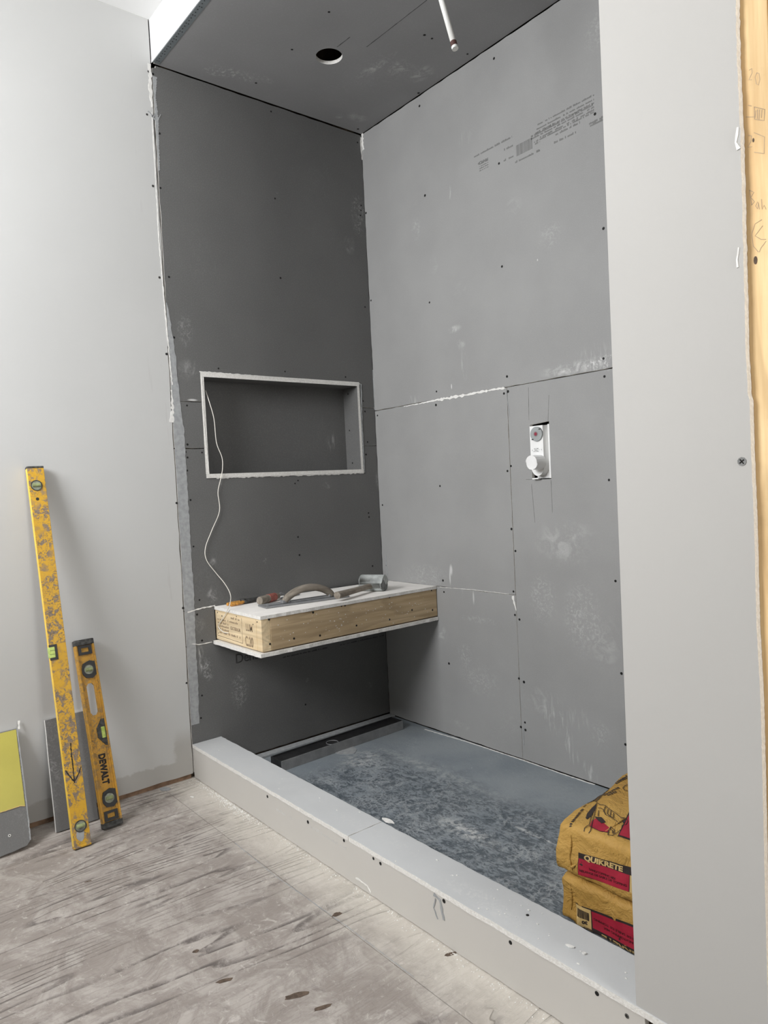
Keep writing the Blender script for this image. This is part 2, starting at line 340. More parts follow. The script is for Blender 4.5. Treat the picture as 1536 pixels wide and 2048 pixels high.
def ribbon(name, pts, width, plane, at, mat, parent, th=.0006, jit=.25, closed=False, step=.004):
    """hand-drawn or trowelled line lying on a plane"""
    P = [Vector(p) for p in pts]
    if closed: P.append(P[0])
    Q = []
    for a, b in zip(P, P[1:]):
        n = max(1, int((b-a).length/step)); Q += [a+(b-a)*k/n for k in range(n)]
    Q.append(P[-1])
    ws = width if isinstance(width, (list, tuple)) else None
    L, Rr = [], []
    for i, q in enumerate(Q):
        t = (Q[min(i+1, len(Q)-1)]-Q[max(i-1, 0)]); t = t.normalized() if t.length else Vector((1, 0)); nn = Vector((-t.y, t.x))
        wd = (ws[0]+(ws[1]-ws[0])*i/max(1, len(Q)-1)) if ws else width
        L.append(q+nn*wd/2*(1+random.uniform(-jit, jit))); Rr.append(q-nn*wd/2*(1+random.uniform(-jit, jit)))
    bm = bmesh.new(); u, v, n = axes(plane)
    f = lambda p, t: u*p[0]+v*p[1]+n*t
    A = [bm.verts.new(f(p, at+th)) for p in L]; Bv = [bm.verts.new(f(p, at+th)) for p in Rr]; C = [bm.verts.new(f(p, at-.0004)) for p in L]; D = [bm.verts.new(f(p, at-.0004)) for p in Rr]
    for i in range(len(Q)-1):
        for q in ((A[i], Bv[i], Bv[i+1], A[i+1]), (A[i], A[i+1], C[i+1], C[i]), (Bv[i], D[i], D[i+1], Bv[i+1])): bm.faces.new(q)
    bmesh.ops.recalc_face_normals(bm, faces=bm.faces)
    return link(name, bm, mat, parent)
def tube(name, pts, r, mat, parent=None, seg=10, smooth_n=8, caps=True):
    P = [Vector(p) for p in pts]; Q = []
    for i in range(len(P)-1):
        p0 = P[max(i-1, 0)]; p1 = P[i]; p2 = P[i+1]; p3 = P[min(i+2, len(P)-1)]
        for k in range(smooth_n):
            t = k/smooth_n; Q.append(.5*((2*p1)+(-p0+p2)*t+(2*p0-5*p1+4*p2-p3)*t*t+(-p0+3*p1-3*p2+p3)*t**3))
    Q.append(P[-1]); bm = bmesh.new(); rings = []; up = Vector((.3, .2, 1)).normalized()
    for i, q in enumerate(Q):
        t = (Q[min(i+1, len(Q)-1)]-Q[max(i-1, 0)]).normalized(); a = t.cross(up).normalized(); b = t.cross(a)
        rr = r(i/(len(Q)-1)) if callable(r) else r
        if not isinstance(rr, tuple): rr = (rr, rr)
        rings.append([bm.verts.new(q+a*math.cos(2*PI*k/seg)*rr[0]+b*math.sin(2*PI*k/seg)*rr[1]) for k in range(seg)])
    for x, y in zip(rings, rings[1:]):
        for k in range(seg): bm.faces.new((x[k], x[(k+1) % seg], y[(k+1) % seg], y[k]))
    if caps: bm.faces.new(rings[0][::-1]); bm.faces.new(rings[-1])
    bmesh.ops.recalc_face_normals(bm, faces=bm.faces)
    return link(name, bm, mat, parent, True)
def text_bm(s, size, bold=0., ext=.0003, space=1., sx=1.):
    cu = bpy.data.curves.new('t', 'FONT'); cu.body = s; cu.size = size; cu.align_x = 'LEFT'; cu.align_y = 'BOTTOM_BASELINE'; cu.offset = bold*size; cu.space_character = space; cu.resolution_u = 3
    o = bpy.data.objects.new('t', cu); COL.objects.link(o)
    dg = bpy.context.evaluated_depsgraph_get(); me = bpy.data.meshes.new_from_object(o.evaluated_get(dg)); bpy.data.objects.remove(o); bpy.data.curves.remove(cu)
    bm = bmesh.new(); bm.from_mesh(me); bpy.data.meshes.remove(me)
    for v in bm.verts: v.co.x *= sx; v.co.z = 0
    return bm
def text(name, s, size, M, mat, parent, bold=.01, space=1., sx=1., th=.0005):
    bm = text_bm(s, size, bold, th, space, sx); bmesh.ops.recalc_face_normals(bm, faces=bm.faces)
    if bm.faces and sum(f.normal.z for f in bm.faces) < 0: bmesh.ops.reverse_faces(bm, faces=bm.faces)
    r = bmesh.ops.extrude_face_region(bm, geom=list(bm.faces))
    for v in r['geom']:
        if isinstance(v, bmesh.types.BMVert): v.co.z += th
    for v in bm.verts: v.co = M @ v.co
    bmesh.ops.recalc_face_normals(bm, faces=bm.faces)
    return link(name, bm, mat, parent)
def frame(o, xa, ya):   # matrix whose local x and y run along xa and ya
    xa = Vector(xa).normalized(); ya = Vector(ya).normalized(); z = xa.cross(ya)
    return Matrix.Translation(Vector(o)) @ Matrix((xa, ya, z)).transposed().to_4x4()
# shared screw meshes
def screw_mesh(name, m1, m2):
    bm = bmesh.new(); cyl(bm, (0, 0, -.004), (0, 0, .0003), .0042, .0046, 10)
    for a in (0, PI/2):
        M = Matrix.Rotation(a, 4, 'Z'); box(bm, (-.003, -.0006, .0002), (.003, .0006, .0006), 0, 1, M)
    me = bpy.data.meshes.new(name); bm.to_mesh(me); bm.free(); me.materials.append(m1); me.materials.append(m2); return me
ME_SCR = screw_mesh('screw_head_dark', M_SCR, M_VOID); ME_SCRG = screw_mesh('screw_head_zinc', M_SCRG, M_VOID)
QN = {'x': Vector((1, 0, 0)), 'y': Vector((0, -1, 0)), '-z': Vector((0, 0, -1)), 'z': Vector((0, 0, 1))}
def screw(p, plane, parent, me=None, s=1.):
    o = bpy.data.objects.new('screw', me or ME_SCR); COL.objects.link(o); o.parent = parent
    o.matrix_local = Matrix.Translation(Vector(p)) @ QN[plane].to_track_quat('Z', 'Y').to_matrix().to_4x4() @ Matrix.Rotation(random.random()*3, 4, 'Z') @ Matrix.Scale(s*random.uniform(.85, 1.15), 4)
    return o
# ================================================================== SETTING
D = .96; HC = .1282; WC = .1166; W = 1.8543; XE = 2.084; HM = 2.80; T = .0127; SW = 2.07
BX, BY = 4.6, -3.1
# ---- floor with its plywood sheets
fl = B('floor', (-.12, BY-.1, -.16), (BX+.1, .12, -.019), M_STUDD); tag(fl, 'dusty plywood subfloor with raised grain in front of the shower curb', 'floor', kind='structure')
SEAM = -1.087
for i, (x0, x1, y0, y1) in enumerate(((-.1, 2.02, SEAM+.001, -.2), (2.023, BX, SEAM+.001, -.2), (-.1, 1.72, BY, SEAM-.001), (1.723, BX, BY, SEAM-.001))):
    sh = B('plywood_sheet', (x0, y0, -.0189), (x1, y1, 0), M_FL, fl)
    if i == 2: SHEET = sh
for x, y, a, b, r in ((594, 1991, .030, .010, 1.15), (450, 1961, .020, .007, 1.2), (646, 2015, .022, .006, 1.25), (674, 1829, .014, .008, 1.5), (391, 1903, .009, .006, 1.3), (901, 1908, .016, .006, 1.2), (176, 1763, .010, .003, 1.3)):
    X, Y = pZ(x, y, 0); bm = bmesh.new(); pl = []
    for k in range(14):
        t = 2*PI*k/14; q = Matrix.Rotation(r, 2) @ Vector((a*math.cos(t)*random.uniform(.75, 1.1), b*math.sin(t)*random.uniform(.7, 1.15))); pl.append((X+q.x, Y+q.y))
    prism(bm, pl, 'z', .0006, -.001); link('knot', bm, M_KNOT, SHEET)
ribbon('sheet_seam_dust', [pZ(470, 1686, 0), pZ(549, 1751, 0), pZ(693, 1852, 0), pZ(830, 1956, 0)], .0016, 'z', .0, M_COMPG, fl, .0004, .9, step=.008)
# fallen plaster crumbs in the floor-to-curb joint
bm = bmesh.new()
for i in range(900):
    x = random.uniform(.02, 1.85); y = -D-abs(random.gauss(0, .014))-.003; r = random.uniform(.0004, .0019); z0 = r*.3
    if random.random() < .5: x = random.gauss(.30, .10); 
    x = min(max(x, .01), 1.85)
    rr = bmesh.ops.create_icosphere(bm, subdivisions=1, radius=r)
    for v in rr['verts']: v.co = Vector((v.co.x*1.3+x, v.co.y+y, v.co.z*.7+z0))
tag(link('plaster_crumbs', bm, M_COMP), 'white plaster crumbs lying along the foot of the shower curb', 'debris', kind='stuff')
# ---- left wall: white drywall + grey boards + niche
wl = B('wall_left', (-.30, BY-.1, -.0188), (-.115, .16, HM+.1), M_STUDD); tag(wl, 'left wall, white drywall then grey tile backer boards with a recessed niche', 'wall', kind='structure')
bm = bmesh.new()   # stud framing behind the boards
for y in (-3.0, -2.3, -1.7, -1.02, -.9, -.05): box(bm, (-.114, y-.019, 0), (-T-.0005, y+.019, HM))
box(bm, (-.114, BY, 0.0), (-T-.0005, -.02, .038)); link('wall_studs', bm, M_STUDD, wl)
bm = bmesh.new(); prism(bm, rough_edge([(-BY*-1, .022), (-D-.0045, .018), (-D-.0045, HM), (-BY*-1, HM)], .06, .0015), 'x', 0, -T, 0, 1)
link('drywall_sheet', bm, [M_DW, M_GYP], wl)
B('base_strip', (-.012, -3.0, 0.0), (-.006, -D-.01, .03), M_BROWNW, wl)
yn0, yn1, zn0, zn1 = -.842, -.082, 1.128, 1.533
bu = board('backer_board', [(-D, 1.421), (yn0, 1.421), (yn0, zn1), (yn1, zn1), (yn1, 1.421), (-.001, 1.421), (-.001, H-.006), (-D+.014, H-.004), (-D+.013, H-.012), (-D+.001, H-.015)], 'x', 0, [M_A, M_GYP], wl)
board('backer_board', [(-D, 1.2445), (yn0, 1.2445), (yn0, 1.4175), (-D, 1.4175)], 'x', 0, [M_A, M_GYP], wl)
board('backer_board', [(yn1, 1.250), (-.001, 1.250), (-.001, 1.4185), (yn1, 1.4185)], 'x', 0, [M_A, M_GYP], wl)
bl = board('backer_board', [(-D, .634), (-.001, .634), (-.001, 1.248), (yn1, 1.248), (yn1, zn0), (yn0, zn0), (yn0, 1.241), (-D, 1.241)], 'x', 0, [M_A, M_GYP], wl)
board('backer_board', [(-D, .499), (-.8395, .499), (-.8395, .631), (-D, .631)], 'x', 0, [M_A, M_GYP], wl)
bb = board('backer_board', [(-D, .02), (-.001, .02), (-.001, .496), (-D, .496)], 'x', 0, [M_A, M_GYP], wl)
# niche liners: each a board with its cut white edge to the room
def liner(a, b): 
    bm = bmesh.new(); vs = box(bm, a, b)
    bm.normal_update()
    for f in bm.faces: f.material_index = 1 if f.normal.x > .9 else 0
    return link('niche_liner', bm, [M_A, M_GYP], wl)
ND = -.105
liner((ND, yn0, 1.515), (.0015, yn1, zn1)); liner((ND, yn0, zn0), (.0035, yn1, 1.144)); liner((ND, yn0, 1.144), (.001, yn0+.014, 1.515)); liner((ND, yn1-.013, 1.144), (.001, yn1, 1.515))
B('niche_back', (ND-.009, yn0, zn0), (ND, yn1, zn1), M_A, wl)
for x, y in ((696, 788), (699, 861), (705, 926)):
    p = px(x, y, 1, yn1-.013); screw(p, 'y', wl, None, .8)
# rough compound along the niche edges
def jag(name, pts, wd, plane, at, mat, parent, th=.0012): return ribbon(name, pts, wd, plane, at, mat, parent, th, .7, step=.008)
jag('joint_compound', [(-.80, 1.1285), (-.5, 1.1285), (-.3, 1.127), (-.083, 1.1285)], (.006, .006), 'x', .001, M_COMP, wl)
jag('joint_compound', [pA(398, 743), pA(560, 756), pA(720, 768)], (.004, .004), 'x', .0008, M_COMP, wl, .0015)
jag('joint_compound', [pA(722, 768), pA(724, 850), pA(729, 945)], (.004, .003), 'x', .0004, M_COMPG, wl, .0015)
jag('joint_compound', [pA(403, 752), pA(409, 860), pA(418, 950)], (.004, .004), 'x', .0004, M_COMP, wl, .0015)
# light skim band beside the white sheet
def band(pts_l, pts_r, name='skim_band', mat=M_COMPG):
    bm = bmesh.new(); n = 120; zs = [pts_l[0][1]+(pts_l[-1][1]-pts_l[0][1])*i/n for i in range(n+1)]
    def at(pts, z):
        for (y0, z0), (y1, z1) in zip(pts, pts[1:]):
            if (z-z0)*(z-z1) <= 1e-9: return y0+(y1-y0)*((z-z0)/(z1-z0) if z1 != z0 else 0)
        return pts[-1][0]
    A = []; Bv = []
    for z in zs:
        A.append(bm.verts.new((.0008, at(pts_l, z), z))); Bv.append(bm.verts.new((.0008, at(pts_r, z)+random.uniform(-.0022, .0022), z)))
    for i in range(n): bm.faces.new((A[i], A[i+1], Bv[i+1], Bv[i]))
    bmesh.ops.recalc_face_normals(bm, faces=bm.faces); r = bmesh.ops.extrude_face_region(bm, geom=list(bm.faces))
    for v in r['geom']:
        if isinstance(v, bmesh.types.BMVert): v.co.x -= .001
    bmesh.ops.recalc_face_normals(bm, faces=bm.faces); return link(name, bm, mat, wl)
ye = -D+.0008
band([(ye, .20), (ye, 1.78)], [pA(400, 1480)[0:1]+(.20,), (pA(398, 1400)[0], .33), (pA(392, 1300)[0], .48), (pA(387, 1180)[0], .68), (pA(381, 1080)[0], .87), (pA(374, 960)[0], 1.1), (pA(368, 860)[0], 1.31), (pA(358, 780)[0], 1.45), (pA(350, 700)[0], 1.6), (pA(338, 590)[0]-.004, 1.74), (ye+.001, 1.78)])
band([(ye, 2.26), (ye, 2.60)], [(ye+.006, 2.26), (ye+.012, 2.45), (ye+.008, 2.52), (ye+.016, 2.60)])
jag('torn_paper_edge', [pA(299, 128), pA(301, 180), pA(304, 215)], (.014, .006), 'x', 0, M_COMP, wl)
jag('torn_paper_edge', [pA(304, 225), pA(311, 350), pA(318, 480)], (.003, .003), 'x', 0, M_COMP, wl)
jag('torn_paper_edge', [pA(318, 480), pA(330, 620), pA(344, 770)], (.003, .004), 'x', 0, M_COMP, wl)
jag('joint_compound', [pA(343, 780), pA(345, 820), pA(344, 845)], (.004, .012), 'x', 0, M_COMP, wl)
jag('joint_compound', [pA(375, 1225), pA(400, 1217), pA(430, 1211)], (.004, .005), 'x', 0, M_COMP, wl)
jag('joint_compound', [pA(383, 1288), pA(400, 1289), pA(424, 1284)], (.003, .003), 'x', 0, M_COMP, wl)
for x, y in ((296, 222), (303, 232)):
    a = pA(x, y); jag('torn_tape', [a, (a[0]+.02, a[1]-.015), (a[0]+.035, a[1]+.015)], (.005, .002), 'x', 0, M_COMPG, wl)
jag('corner_compound', [pA(722, 275), pA(724, 320)], (.008, .004), 'x', 0, M_COMP, wl)
for x, y in ((306, 148), (319, 267), (321, 376), (338, 554), (348, 675), (437, 737), (570, 743), (691, 754), (561, 556), (550, 397), (542, 223), (715, 285), (722, 411), (722, 421), (721, 431), (730, 614),
             (353, 780), (374, 811), (375, 889), (371, 904), (375, 915), (404, 905), (374, 941), (735, 884), (732, 909), (726, 802), (730, 823), (596, 961), (590, 967), (381, 1000), (368, 1002), (387, 1093), (376, 1094),
             (737, 1026), (738, 1034), (599, 1110), (596, 1074), (745, 1132), (380, 1198), (384, 1206), (399, 1200), (382, 1232), (394, 1229), (404, 1281), (396, 1390), (404, 1391), (402, 1436), (611, 1409)):
    screw((0.0002, *pA(x, y)), 'x', wl, None, .85)
for x, y in ((306, 372), (319, 555), (333, 708), (353, 1006), (366, 1216), (373, 1366), (297, 143), (294, 229)): screw((.0002, *pA(x, y)), 'x', wl, ME_SCRG if y < 600 else None, .9)
# ---- back wall of the shower
wb = B('wall_back', (-.30, T+.09, -.0188), (SW+.15, T+.2, HM+.1), M_STUDD); tag(wb, 'back wall of the shower in grey backer boards, plumbing valve set in it', 'wall', kind='structure')
bm = bmesh.new()
for x in (.02, .40, .79, 1.19, 1.6, 2.0): box(bm, (x-.019, T+.0005, 0), (x+.019, T+.089, H))
link('wall_studs', bm, M_STUDD, wb)
xj = .787
board('backer_board', [(.001, 1.4095), (SW, 1.4095), (SW, H-.004), (.001, H-.004)], 'y', 0, [M_B, M_GYP], wb)
board('backer_board', [(.001, .6345), (xj-.0012, .6345), (xj-.0012, 1.406), (.001, 1.406)], 'y', 0, [M_B, M_GYP], wb)
board('backer_board', [(.001, .013), (xj, .013), (xj, .6315), (.001, .6315)], 'y', 0, [M_B, M_GYP], wb)
vx0, vx1, vz0, vz1 = .889, .973, 1.061, 1.2585
bm = bmesh.new()
prism(bm, [(xj+.0018, .013), (SW, .013), (SW, 1.406), (vx1, 1.406), (vx1, vz0), (vx0, vz0), (vx0, vz1), (xj+.0018, vz1)], 'y', 0, -T, 0, 1)
prism(bm, [(xj+.0018, vz1), (vx0, vz1), (vx1-.002, vz1+.006), (vx1, vz1+.006), (vx1, 1.406), (xj+.0018, 1.406)], 'y', 0, -T, 0, 1)
link('backer_board', bm, [M_B, M_GYP], wb)
for a, b in (((1063, 968), (1070, 1045)), ((1102, 960), (1105, 1025)), ((1058, 840), (1057, 775)), ((1096, 842), (1098, 790)), ((1052, 959), (1066, 959))):
    ribbon('score_line', [pB(*a), pB(*b)], .0011, 'y', .0, M_SCRG, wb, .0003, .5, step=.01)
jag('joint_compound', [pB(808, 813), pB(845, 806), pB(880, 799)], (.003, .006), 'y', 0, M_COMP, wb)
jag('joint_compound', [pB(880, 799), pB(920, 792), pB(960, 784), pB(1010, 776)], (.010, .006), 'y', 0, M_COMP, wb)
jag('joint_compound', [pB(880, 1174), pB(950, 1180), pB(1018, 1188)], (.0018, .0018), 'y', 0, M_COMP, wb)
jag('joint_compound', [pB(1025, 1192), pB(1030, 1210), pB(1033, 1222)], (.011, .003), 'y', 0, M_COMP, wb)
jag('joint_compound', [pB(1013, 785), pB(1019, 830)], (.002, .002), 'y', 0, M_COMPG, wb)
jag('joint_compound', [pB(1047, 1455), pB(1048, 1490)], (.004, .003), 'y', 0, M_COMPG, wb)
jag('corner_compound', [pB(724, 268), pB(727, 300)], (.014, .01), 'y', 0, M_COMP, wb)
jag('corner_compound', [pB(746, 740), pB(749, 820)], (.004, .006), 'y', 0, M_COMPG, wb)
jag('corner_compound', [pB(772, 1110), pB(776, 1160)], (.004, .004), 'y', 0, M_COMPG, wb)
for x, y in ((732, 426), (742, 601), (850, 391), (998, 327), (1004, 533), (859, 605), (1207, 457), (1207, 717), (1014, 753), (1209, 753), (988, 117), (839, 212), (1190, 228), (1008, 787), (1016, 783), (1022, 932), (1015, 942), (1218, 960),
             (1023, 1058), (1031, 1102), (1027, 1183), (1231, 1162), (1030, 1230), (1039, 1239), (773, 1131), (886, 1161), (888, 1184), (898, 1327), (1038, 1357), (1048, 1364), (1243, 1347), (1050, 1445), (1042, 1454), (1051, 1460), (1251, 1489),
             (873, 783), (872, 810), (755, 831), (880, 972), (765, 1010)):
    x_, z_ = pB(x, y); screw((x_, -.0002, z_), 'y', wb, None, 1.05)
# faint factory print on the upper board
def glyphs(name, rows, plane, at, mat, parent, h=.005, gap=.35):
    """rows = [(u0, u1, v)], each a line of small unreadable print"""
    bm = bmesh.new()
    for u0, u1, v in rows:
        u = u0
        while u < u1:
            wl_ = random.uniform(.5, 1.0)*h*.8
            if random.random() < .16: u += h*.8; continue
            ht = h*random.choice((.65, .65, 1, .8)); prism(bm, [(u, v), (min(u+wl_, u1), v), (min(u+wl_, u1), v+ht), (u, v+ht)], plane, at+.0003, at-.0002); u += wl_+h*gap
    return link(name, bm, mat, parent)
rows = []
for (a, b), (c, d) in (((1075, 247), (1188, 190)), ((1073, 257), (1188, 199)), ((1070, 265), (1188, 206)), ((1062, 273), (1188, 209)), ((1062, 279), (1188, 214)), ((1080, 275), (1188, 220)), ((1068, 284), (1188, 224))):
    p, q = pB(a, b), pB(c, d); rows.append((p[0], q[0], q[1]-.002))
glyphs('board_print', rows, 'y', 0, M_INKF, wb, .0062, .12)
rows = []
for (a, b), (c, d), in (((948, 314), (1024, 275)), ((956, 328), (976, 318)), ((1005, 323), (1027, 313)), ((1028, 326), (1080, 302)), ((1108, 271), (1160, 249)), ((1108, 286), (1152, 266)), ((1178, 248), (1206, 236)), ((1180, 252), (1206, 241)), ((1008, 300), (1026, 293)), ((1070, 288), (1080, 284))):
    p, q = pB(a, b), pB(c, d); rows.append((p[0], q[0], p[1]-.003))
glyphs('board_print', rows, 'y', 0, M_INKF, wb, .0075, .12)
p = pB(959, 343); glyphs('board_print', [(p[0], p[0]+.045, p[1]+k*.008) for k in range(5)], 'y', 0, M_INKF, wb, .004, .1)
bm = bmesh.new(); p = pB(1033, 313); q = pB(1063, 285); u = p[0]
while u < q[0]:
    wd = random.choice((.0012, .0022, .0035)); prism(bm, [(u, p[1]), (u+wd, p[1]), (u+wd, p[1]+.038), (u, p[1]+.038)], 'y', .0003, -.0002); u += wd+random.choice((.0012, .002))
link('board_barcode', bm, M_INKF, wb)
# factory print low on the left wall, in the bench's shade
y_, z_ = pA(470, 1327); text('board_print', 'DensShield', .052, frame((.0002, y_, z_), (0, 1, 0), (0, 0, 1)), M_INKG, wl, .006, .95)
rows = []
for k in range(5): y0, z0 = pA(566, 1316-9*k); y1, _ = pA(655, 1300-9*k); rows.append((y0, y1, z0)); y0, z0 = pA(680, 1291-9*k); y1, _ = pA(770, 1280); rows.append((y0, y1, z0))
glyphs('board_print', rows, 'x', 0, M_INKG, wl, .006, .15)
# ---- the shower's right side wall, out of sight behind the wall end
ws = B('wall_side', (SW, -D+.12, 0), (SW+.012, T, H), M_B); tag(ws, 'shower side wall hidden behind the white wall end', 'wall', kind='structure')
# ---- room ceiling and the dropped shower ceiling
ce = B('ceiling', (-.3, BY-.1, HM), (BX+.1, .2, HM+.1), M_CEIL); tag(ce, 'white painted room ceiling above the left wall', 'ceiling', kind='structure')
hc = px(658, 113, 2, H); HR = .049
hcx, hcy = hc.x, hc.y
sc_ = bpy.data.objects.new('ceiling_shower', None); sc_ = B('ceiling_shower', (-.01, -D+.06, H+.26), (SW+.01, T, H+.28), M_VOID); tag(sc_, 'dropped grey board ceiling of the shower with a round light hole', 'ceiling', kind='structure')
bm = bmesh.new()
arc = lambda a0, a1, n=24: [(hcx+HR*math.cos(a0+(a1-a0)*k/n), hcy+HR*math.sin(a0+(a1-a0)*k/n)) for k in range(n+1)]
x0, x1, y0, y1 = .003, SW, -D+.006, -.0015
prism(bm, [(x0, y0), (x1, y0), (x1, hcy)]+arc(0, -PI)+[(x0, hcy)], '-z', -H, -H-T, 0, 1)
prism(bm, [(x0, hcy)]+arc(PI, 0)+[(x1, hcy), (x1, y1), (x0, y1)], '-z', -H, -H-T, 0, 1)
cb = link('ceiling_board', bm, [M_C, M_GYP], sc_)
bm = bmesh.new()
for y in (-.86, -.55, -.30, -.05): box(bm, (0, y-.019, H+T+.0005), (SW, y+.019, H+.2))
link('ceiling_joists', bm, M_STUDD, sc_)
B('blocking', (hcx-.09, hcy-.2, H+T+.02), (hcx-.075, hcy+.13, H+.16), M_STUDD, sc_)
ribbon('score_line', [pZ(854, 0, H), pZ(733, 94, H)], .0014, '-z', -H, M_SCR, sc_, .0003, .6, step=.01)
ribbon('score_line', [pZ(700, 74, H), pZ(674, 94, H)], .0016, '-z', -H, M_SCR, sc_, .0003, .6, step=.01)
for x, y in ((512, 166), (716, 258), (658, 24), (584, 99), (849, 70), (864, 77), (935, 108), (837, 186), (368, 62)): screw((*pZ(x, y, H), H), '-z', sc_, None, 1.05)
# header above the opening
hd = B('wall_header', (-.001, -D, H+.012), (SW+.2, -D+.012, HM), M_SOF); tag(hd, 'bright white header above the shower opening', 'wall', kind='structure')
B('header_edge', (.0, -D-.0012, H+.002), (W, -D+.001, H+.0135), M_SOF, hd)
bm = bmesh.new(); box(bm, (.012, -D-.0005, H-.0012), (W+.1, -D+.0245, H+.0005)); cbd = link('metal_corner_bead', bm, M_TRK, hd)
bm = bmesh.new(); k = 0; x = .03
while x < 1.2:
    for yy in ((-D+.010,) if k % 3 else (-D+.008, -D+.016)): cyl(bm, (x, yy, H-.0017), (x, yy, H-.0008), .0021, None, 8)
    x += .017; k += 1
link('punched_holes', bm, M_SCR, hd)['kind'] = 'stuff'
B('header_studs', (.001, -D+.0125, H+.02), (SW, -D+.05, HM), M_STUDD, hd)
# ---- curb
cu = empty('shower_curb', (0, -D, 0), label='long low shower curb, white front board with grey dusty top board', cat='curb', kind='structure')
cu.location = (0, 0, 0)
XC = 2.02
B('curb_lumber', (.002, -D+.0125, 0), (XC, -D+WC-.012, HC-.0135), M_STUDD, cu)
bm = bmesh.new(); prism(bm, rough_edge([(.002, .003), (XC-.15, .003), (XC-.15, .1135), (.002, .1135)], .02, .0012), 'y', D, D-.0122, 0, 1); fb = link('front_board', bm, [M_DWF, M_GYP], cu)
def topb(xa, xb, zt=0.):
    bm = bmesh.new(); prism(bm, rough_edge([(xa, -D-.0018), (xb, -D-.0018), (xb, -D+WC), (xa, -D+WC)], .018, .0011), 'z', HC+zt, HC-.0128+zt, 0, 1); return link('top_board', bm, [M_CURB, M_GYP], cu)
topb(.002, .9945); topb(.9962, XC, -.0005)
B('inner_board', (.002, -D+WC-.012, .011), (XC, -D+WC-.0005, HC-.0135), M_CURB, cu)
for x, y in ((616, 1644), (688, 1681), (747, 1717), (761, 1727), (888, 1802), (1021, 1885), (1194, 1987), (535, 1593)):
    p = px(x, y, 1, -D); screw((p.x, -D-.0003, p.z), 'y', cu, None, 1.)
p = px(1254, 2032, 1, -D); screw((p.x, -D-.0003, p.z), 'y', cu, ME_SCRG, 1.1)
screw((*pZ(1055, 1830, HC), HC), 'z', cu, None, .7)
def F2(x, y): p = px(x, y, 1, -D); return (p.x, p.z)
jag('torn_paper', [F2(868, 1788), F2(880, 1800), F2(886, 1825), F2(889, 1840)], (.007, .005), 'y', D, M_COMPG, cu, .002)
jag('torn_paper', [F2(872, 1798), F2(868, 1815), F2(876, 1838)], (.003, .003), 'y', D, M_COMPG, cu, .002)
jag('plaster_streak', [F2(712, 1755), F2(735, 1772), F2(742, 1785)], (.004, .002), 'y', D, M_COMP, cu)
rows = []
for a, b, n in ((553, 1621, 5), (620, 1655, 4), (655, 1678, 3)): u, v = F2(a, b); rows.append((u, u+.09, v))
glyphs('board_print', rows, 'y', D, M_INKW, cu, .009, .3)
bm = bmesh.new()   # small plaster lumps on the curb top
for i in range(46):
    x = random.choice((random.uniform(.05, 1.8), random.gauss(1.55, .12))); y = random.uniform(-D+.005, -D+WC-.01); r = random.uniform(.0006, .0022)
    rr = bmesh.ops.create_icosphere(bm, subdivisions=1, radius=r)
    for v in rr['verts']: v.co = Vector((v.co.x*random.uniform(1, 2.5)+min(max(x, .01), 1.84), v.co.y+y, v.co.z*.5+HC+r*.25))
tag(link('plaster_specks', bm, M_COMP), 'tiny white plaster specks scattered on the grey curb top', 'debris', kind='stuff')
def flake(name, X, Y, z, a, b, rot, label, mat=M_COMP, h=.003):
    bm = bmesh.new(); pl = []
    for k in range(12):
        t = 2*PI*k/12; q = Matrix.Rotation(rot, 2) @ Vector((a*math.cos(t)*random.uniform(.75, 1.15), b*math.sin(t)*random.uniform(.7, 1.15))); pl.append((X+q.x, Y+q.y))
    prism(bm, pl, 'z', z+h, z+.0001); return tag(link(name, bm, mat), label, 'debris', 'plaster flakes on the curb top' if name == 'plaster_flake' and z > .1 else None)
flake('plaster_flake', *pZ(776, 1641, HC+.002), HC, .022, .008, .1, 'flat white plaster flake on the inner edge of the curb top')
flake('plaster_flake', *pZ(1140, 1893, HC), HC, .009, .004, .3, 'elongated white plaster flake on the curb top left of the two bags', h=.002)
flake('plaster_flake', *pZ(1168, 1908, HC), HC, .004, .003, .3, 'small round plaster crumb on the curb top below the bags', h=.003)
# drain hair: a bent sliver on the curb
# ---- wall end to the right of the opening
wr = B('wall_right', (W+.013, -D+.0135, 0), (XE-.014, -D+.115, H+.1), M_STUDD); tag(wr, 'white drywall wall end right of the shower opening with a torn right edge', 'wall', kind='structure')
F = lambda x, y: (px(x, y, 1, -D).x, px(x, y, 1, -D).z)
redge = [F(x, y) for x, y in ((1471, 0), (1474, 130), (1480, 250), (1484, 400), (1488, 560), (1491, 700), (1496, 790), (1499, 800), (1502, 900), (1508, 1050), (1513, 1250), (1521, 1400), (1525, 1560), (1529, 1750), (1533, 1900), (1537, 2048))]
re2 = []
for a, b in zip(redge, redge[1:]):
    n = max(2, int(abs(a[1]-b[1])/.005))
    for k in range(n): t = k/n; re2.append((a[0]+(b[0]-a[0])*t+(random.uniform(-.0006, .0006) if a[1] > 1.2 else random.uniform(-.0003, .0003)), a[1]+(b[1]-a[1])*t))
re2.append((redge[-1][0], .118))
top = re2[0][0]
pol = [(W, .122), (W, HM)]+[(top, HM)]+re2
bm = bmesh.new(); prism(bm, pol, 'y', D, D-T, 0, 1); link('drywall_sheet', bm, [M_DWP, M_GYP], wr)
xb = redge[-1][0]
bm = bmesh.new(); prism(bm, rough_edge([(W+.035, .002), (xb, .002), (xb, .116), (W+.075, .1185), (W+.035, .112)], .012, .0022), 'y', D+.001, D-T, 0, 1); link('drywall_patch', bm, [M_DWP, M_GYP], wr)
B('corner_return', (W, -D+T, 0.13), (W+.012, -D+.128, H), M_DWP, wr)
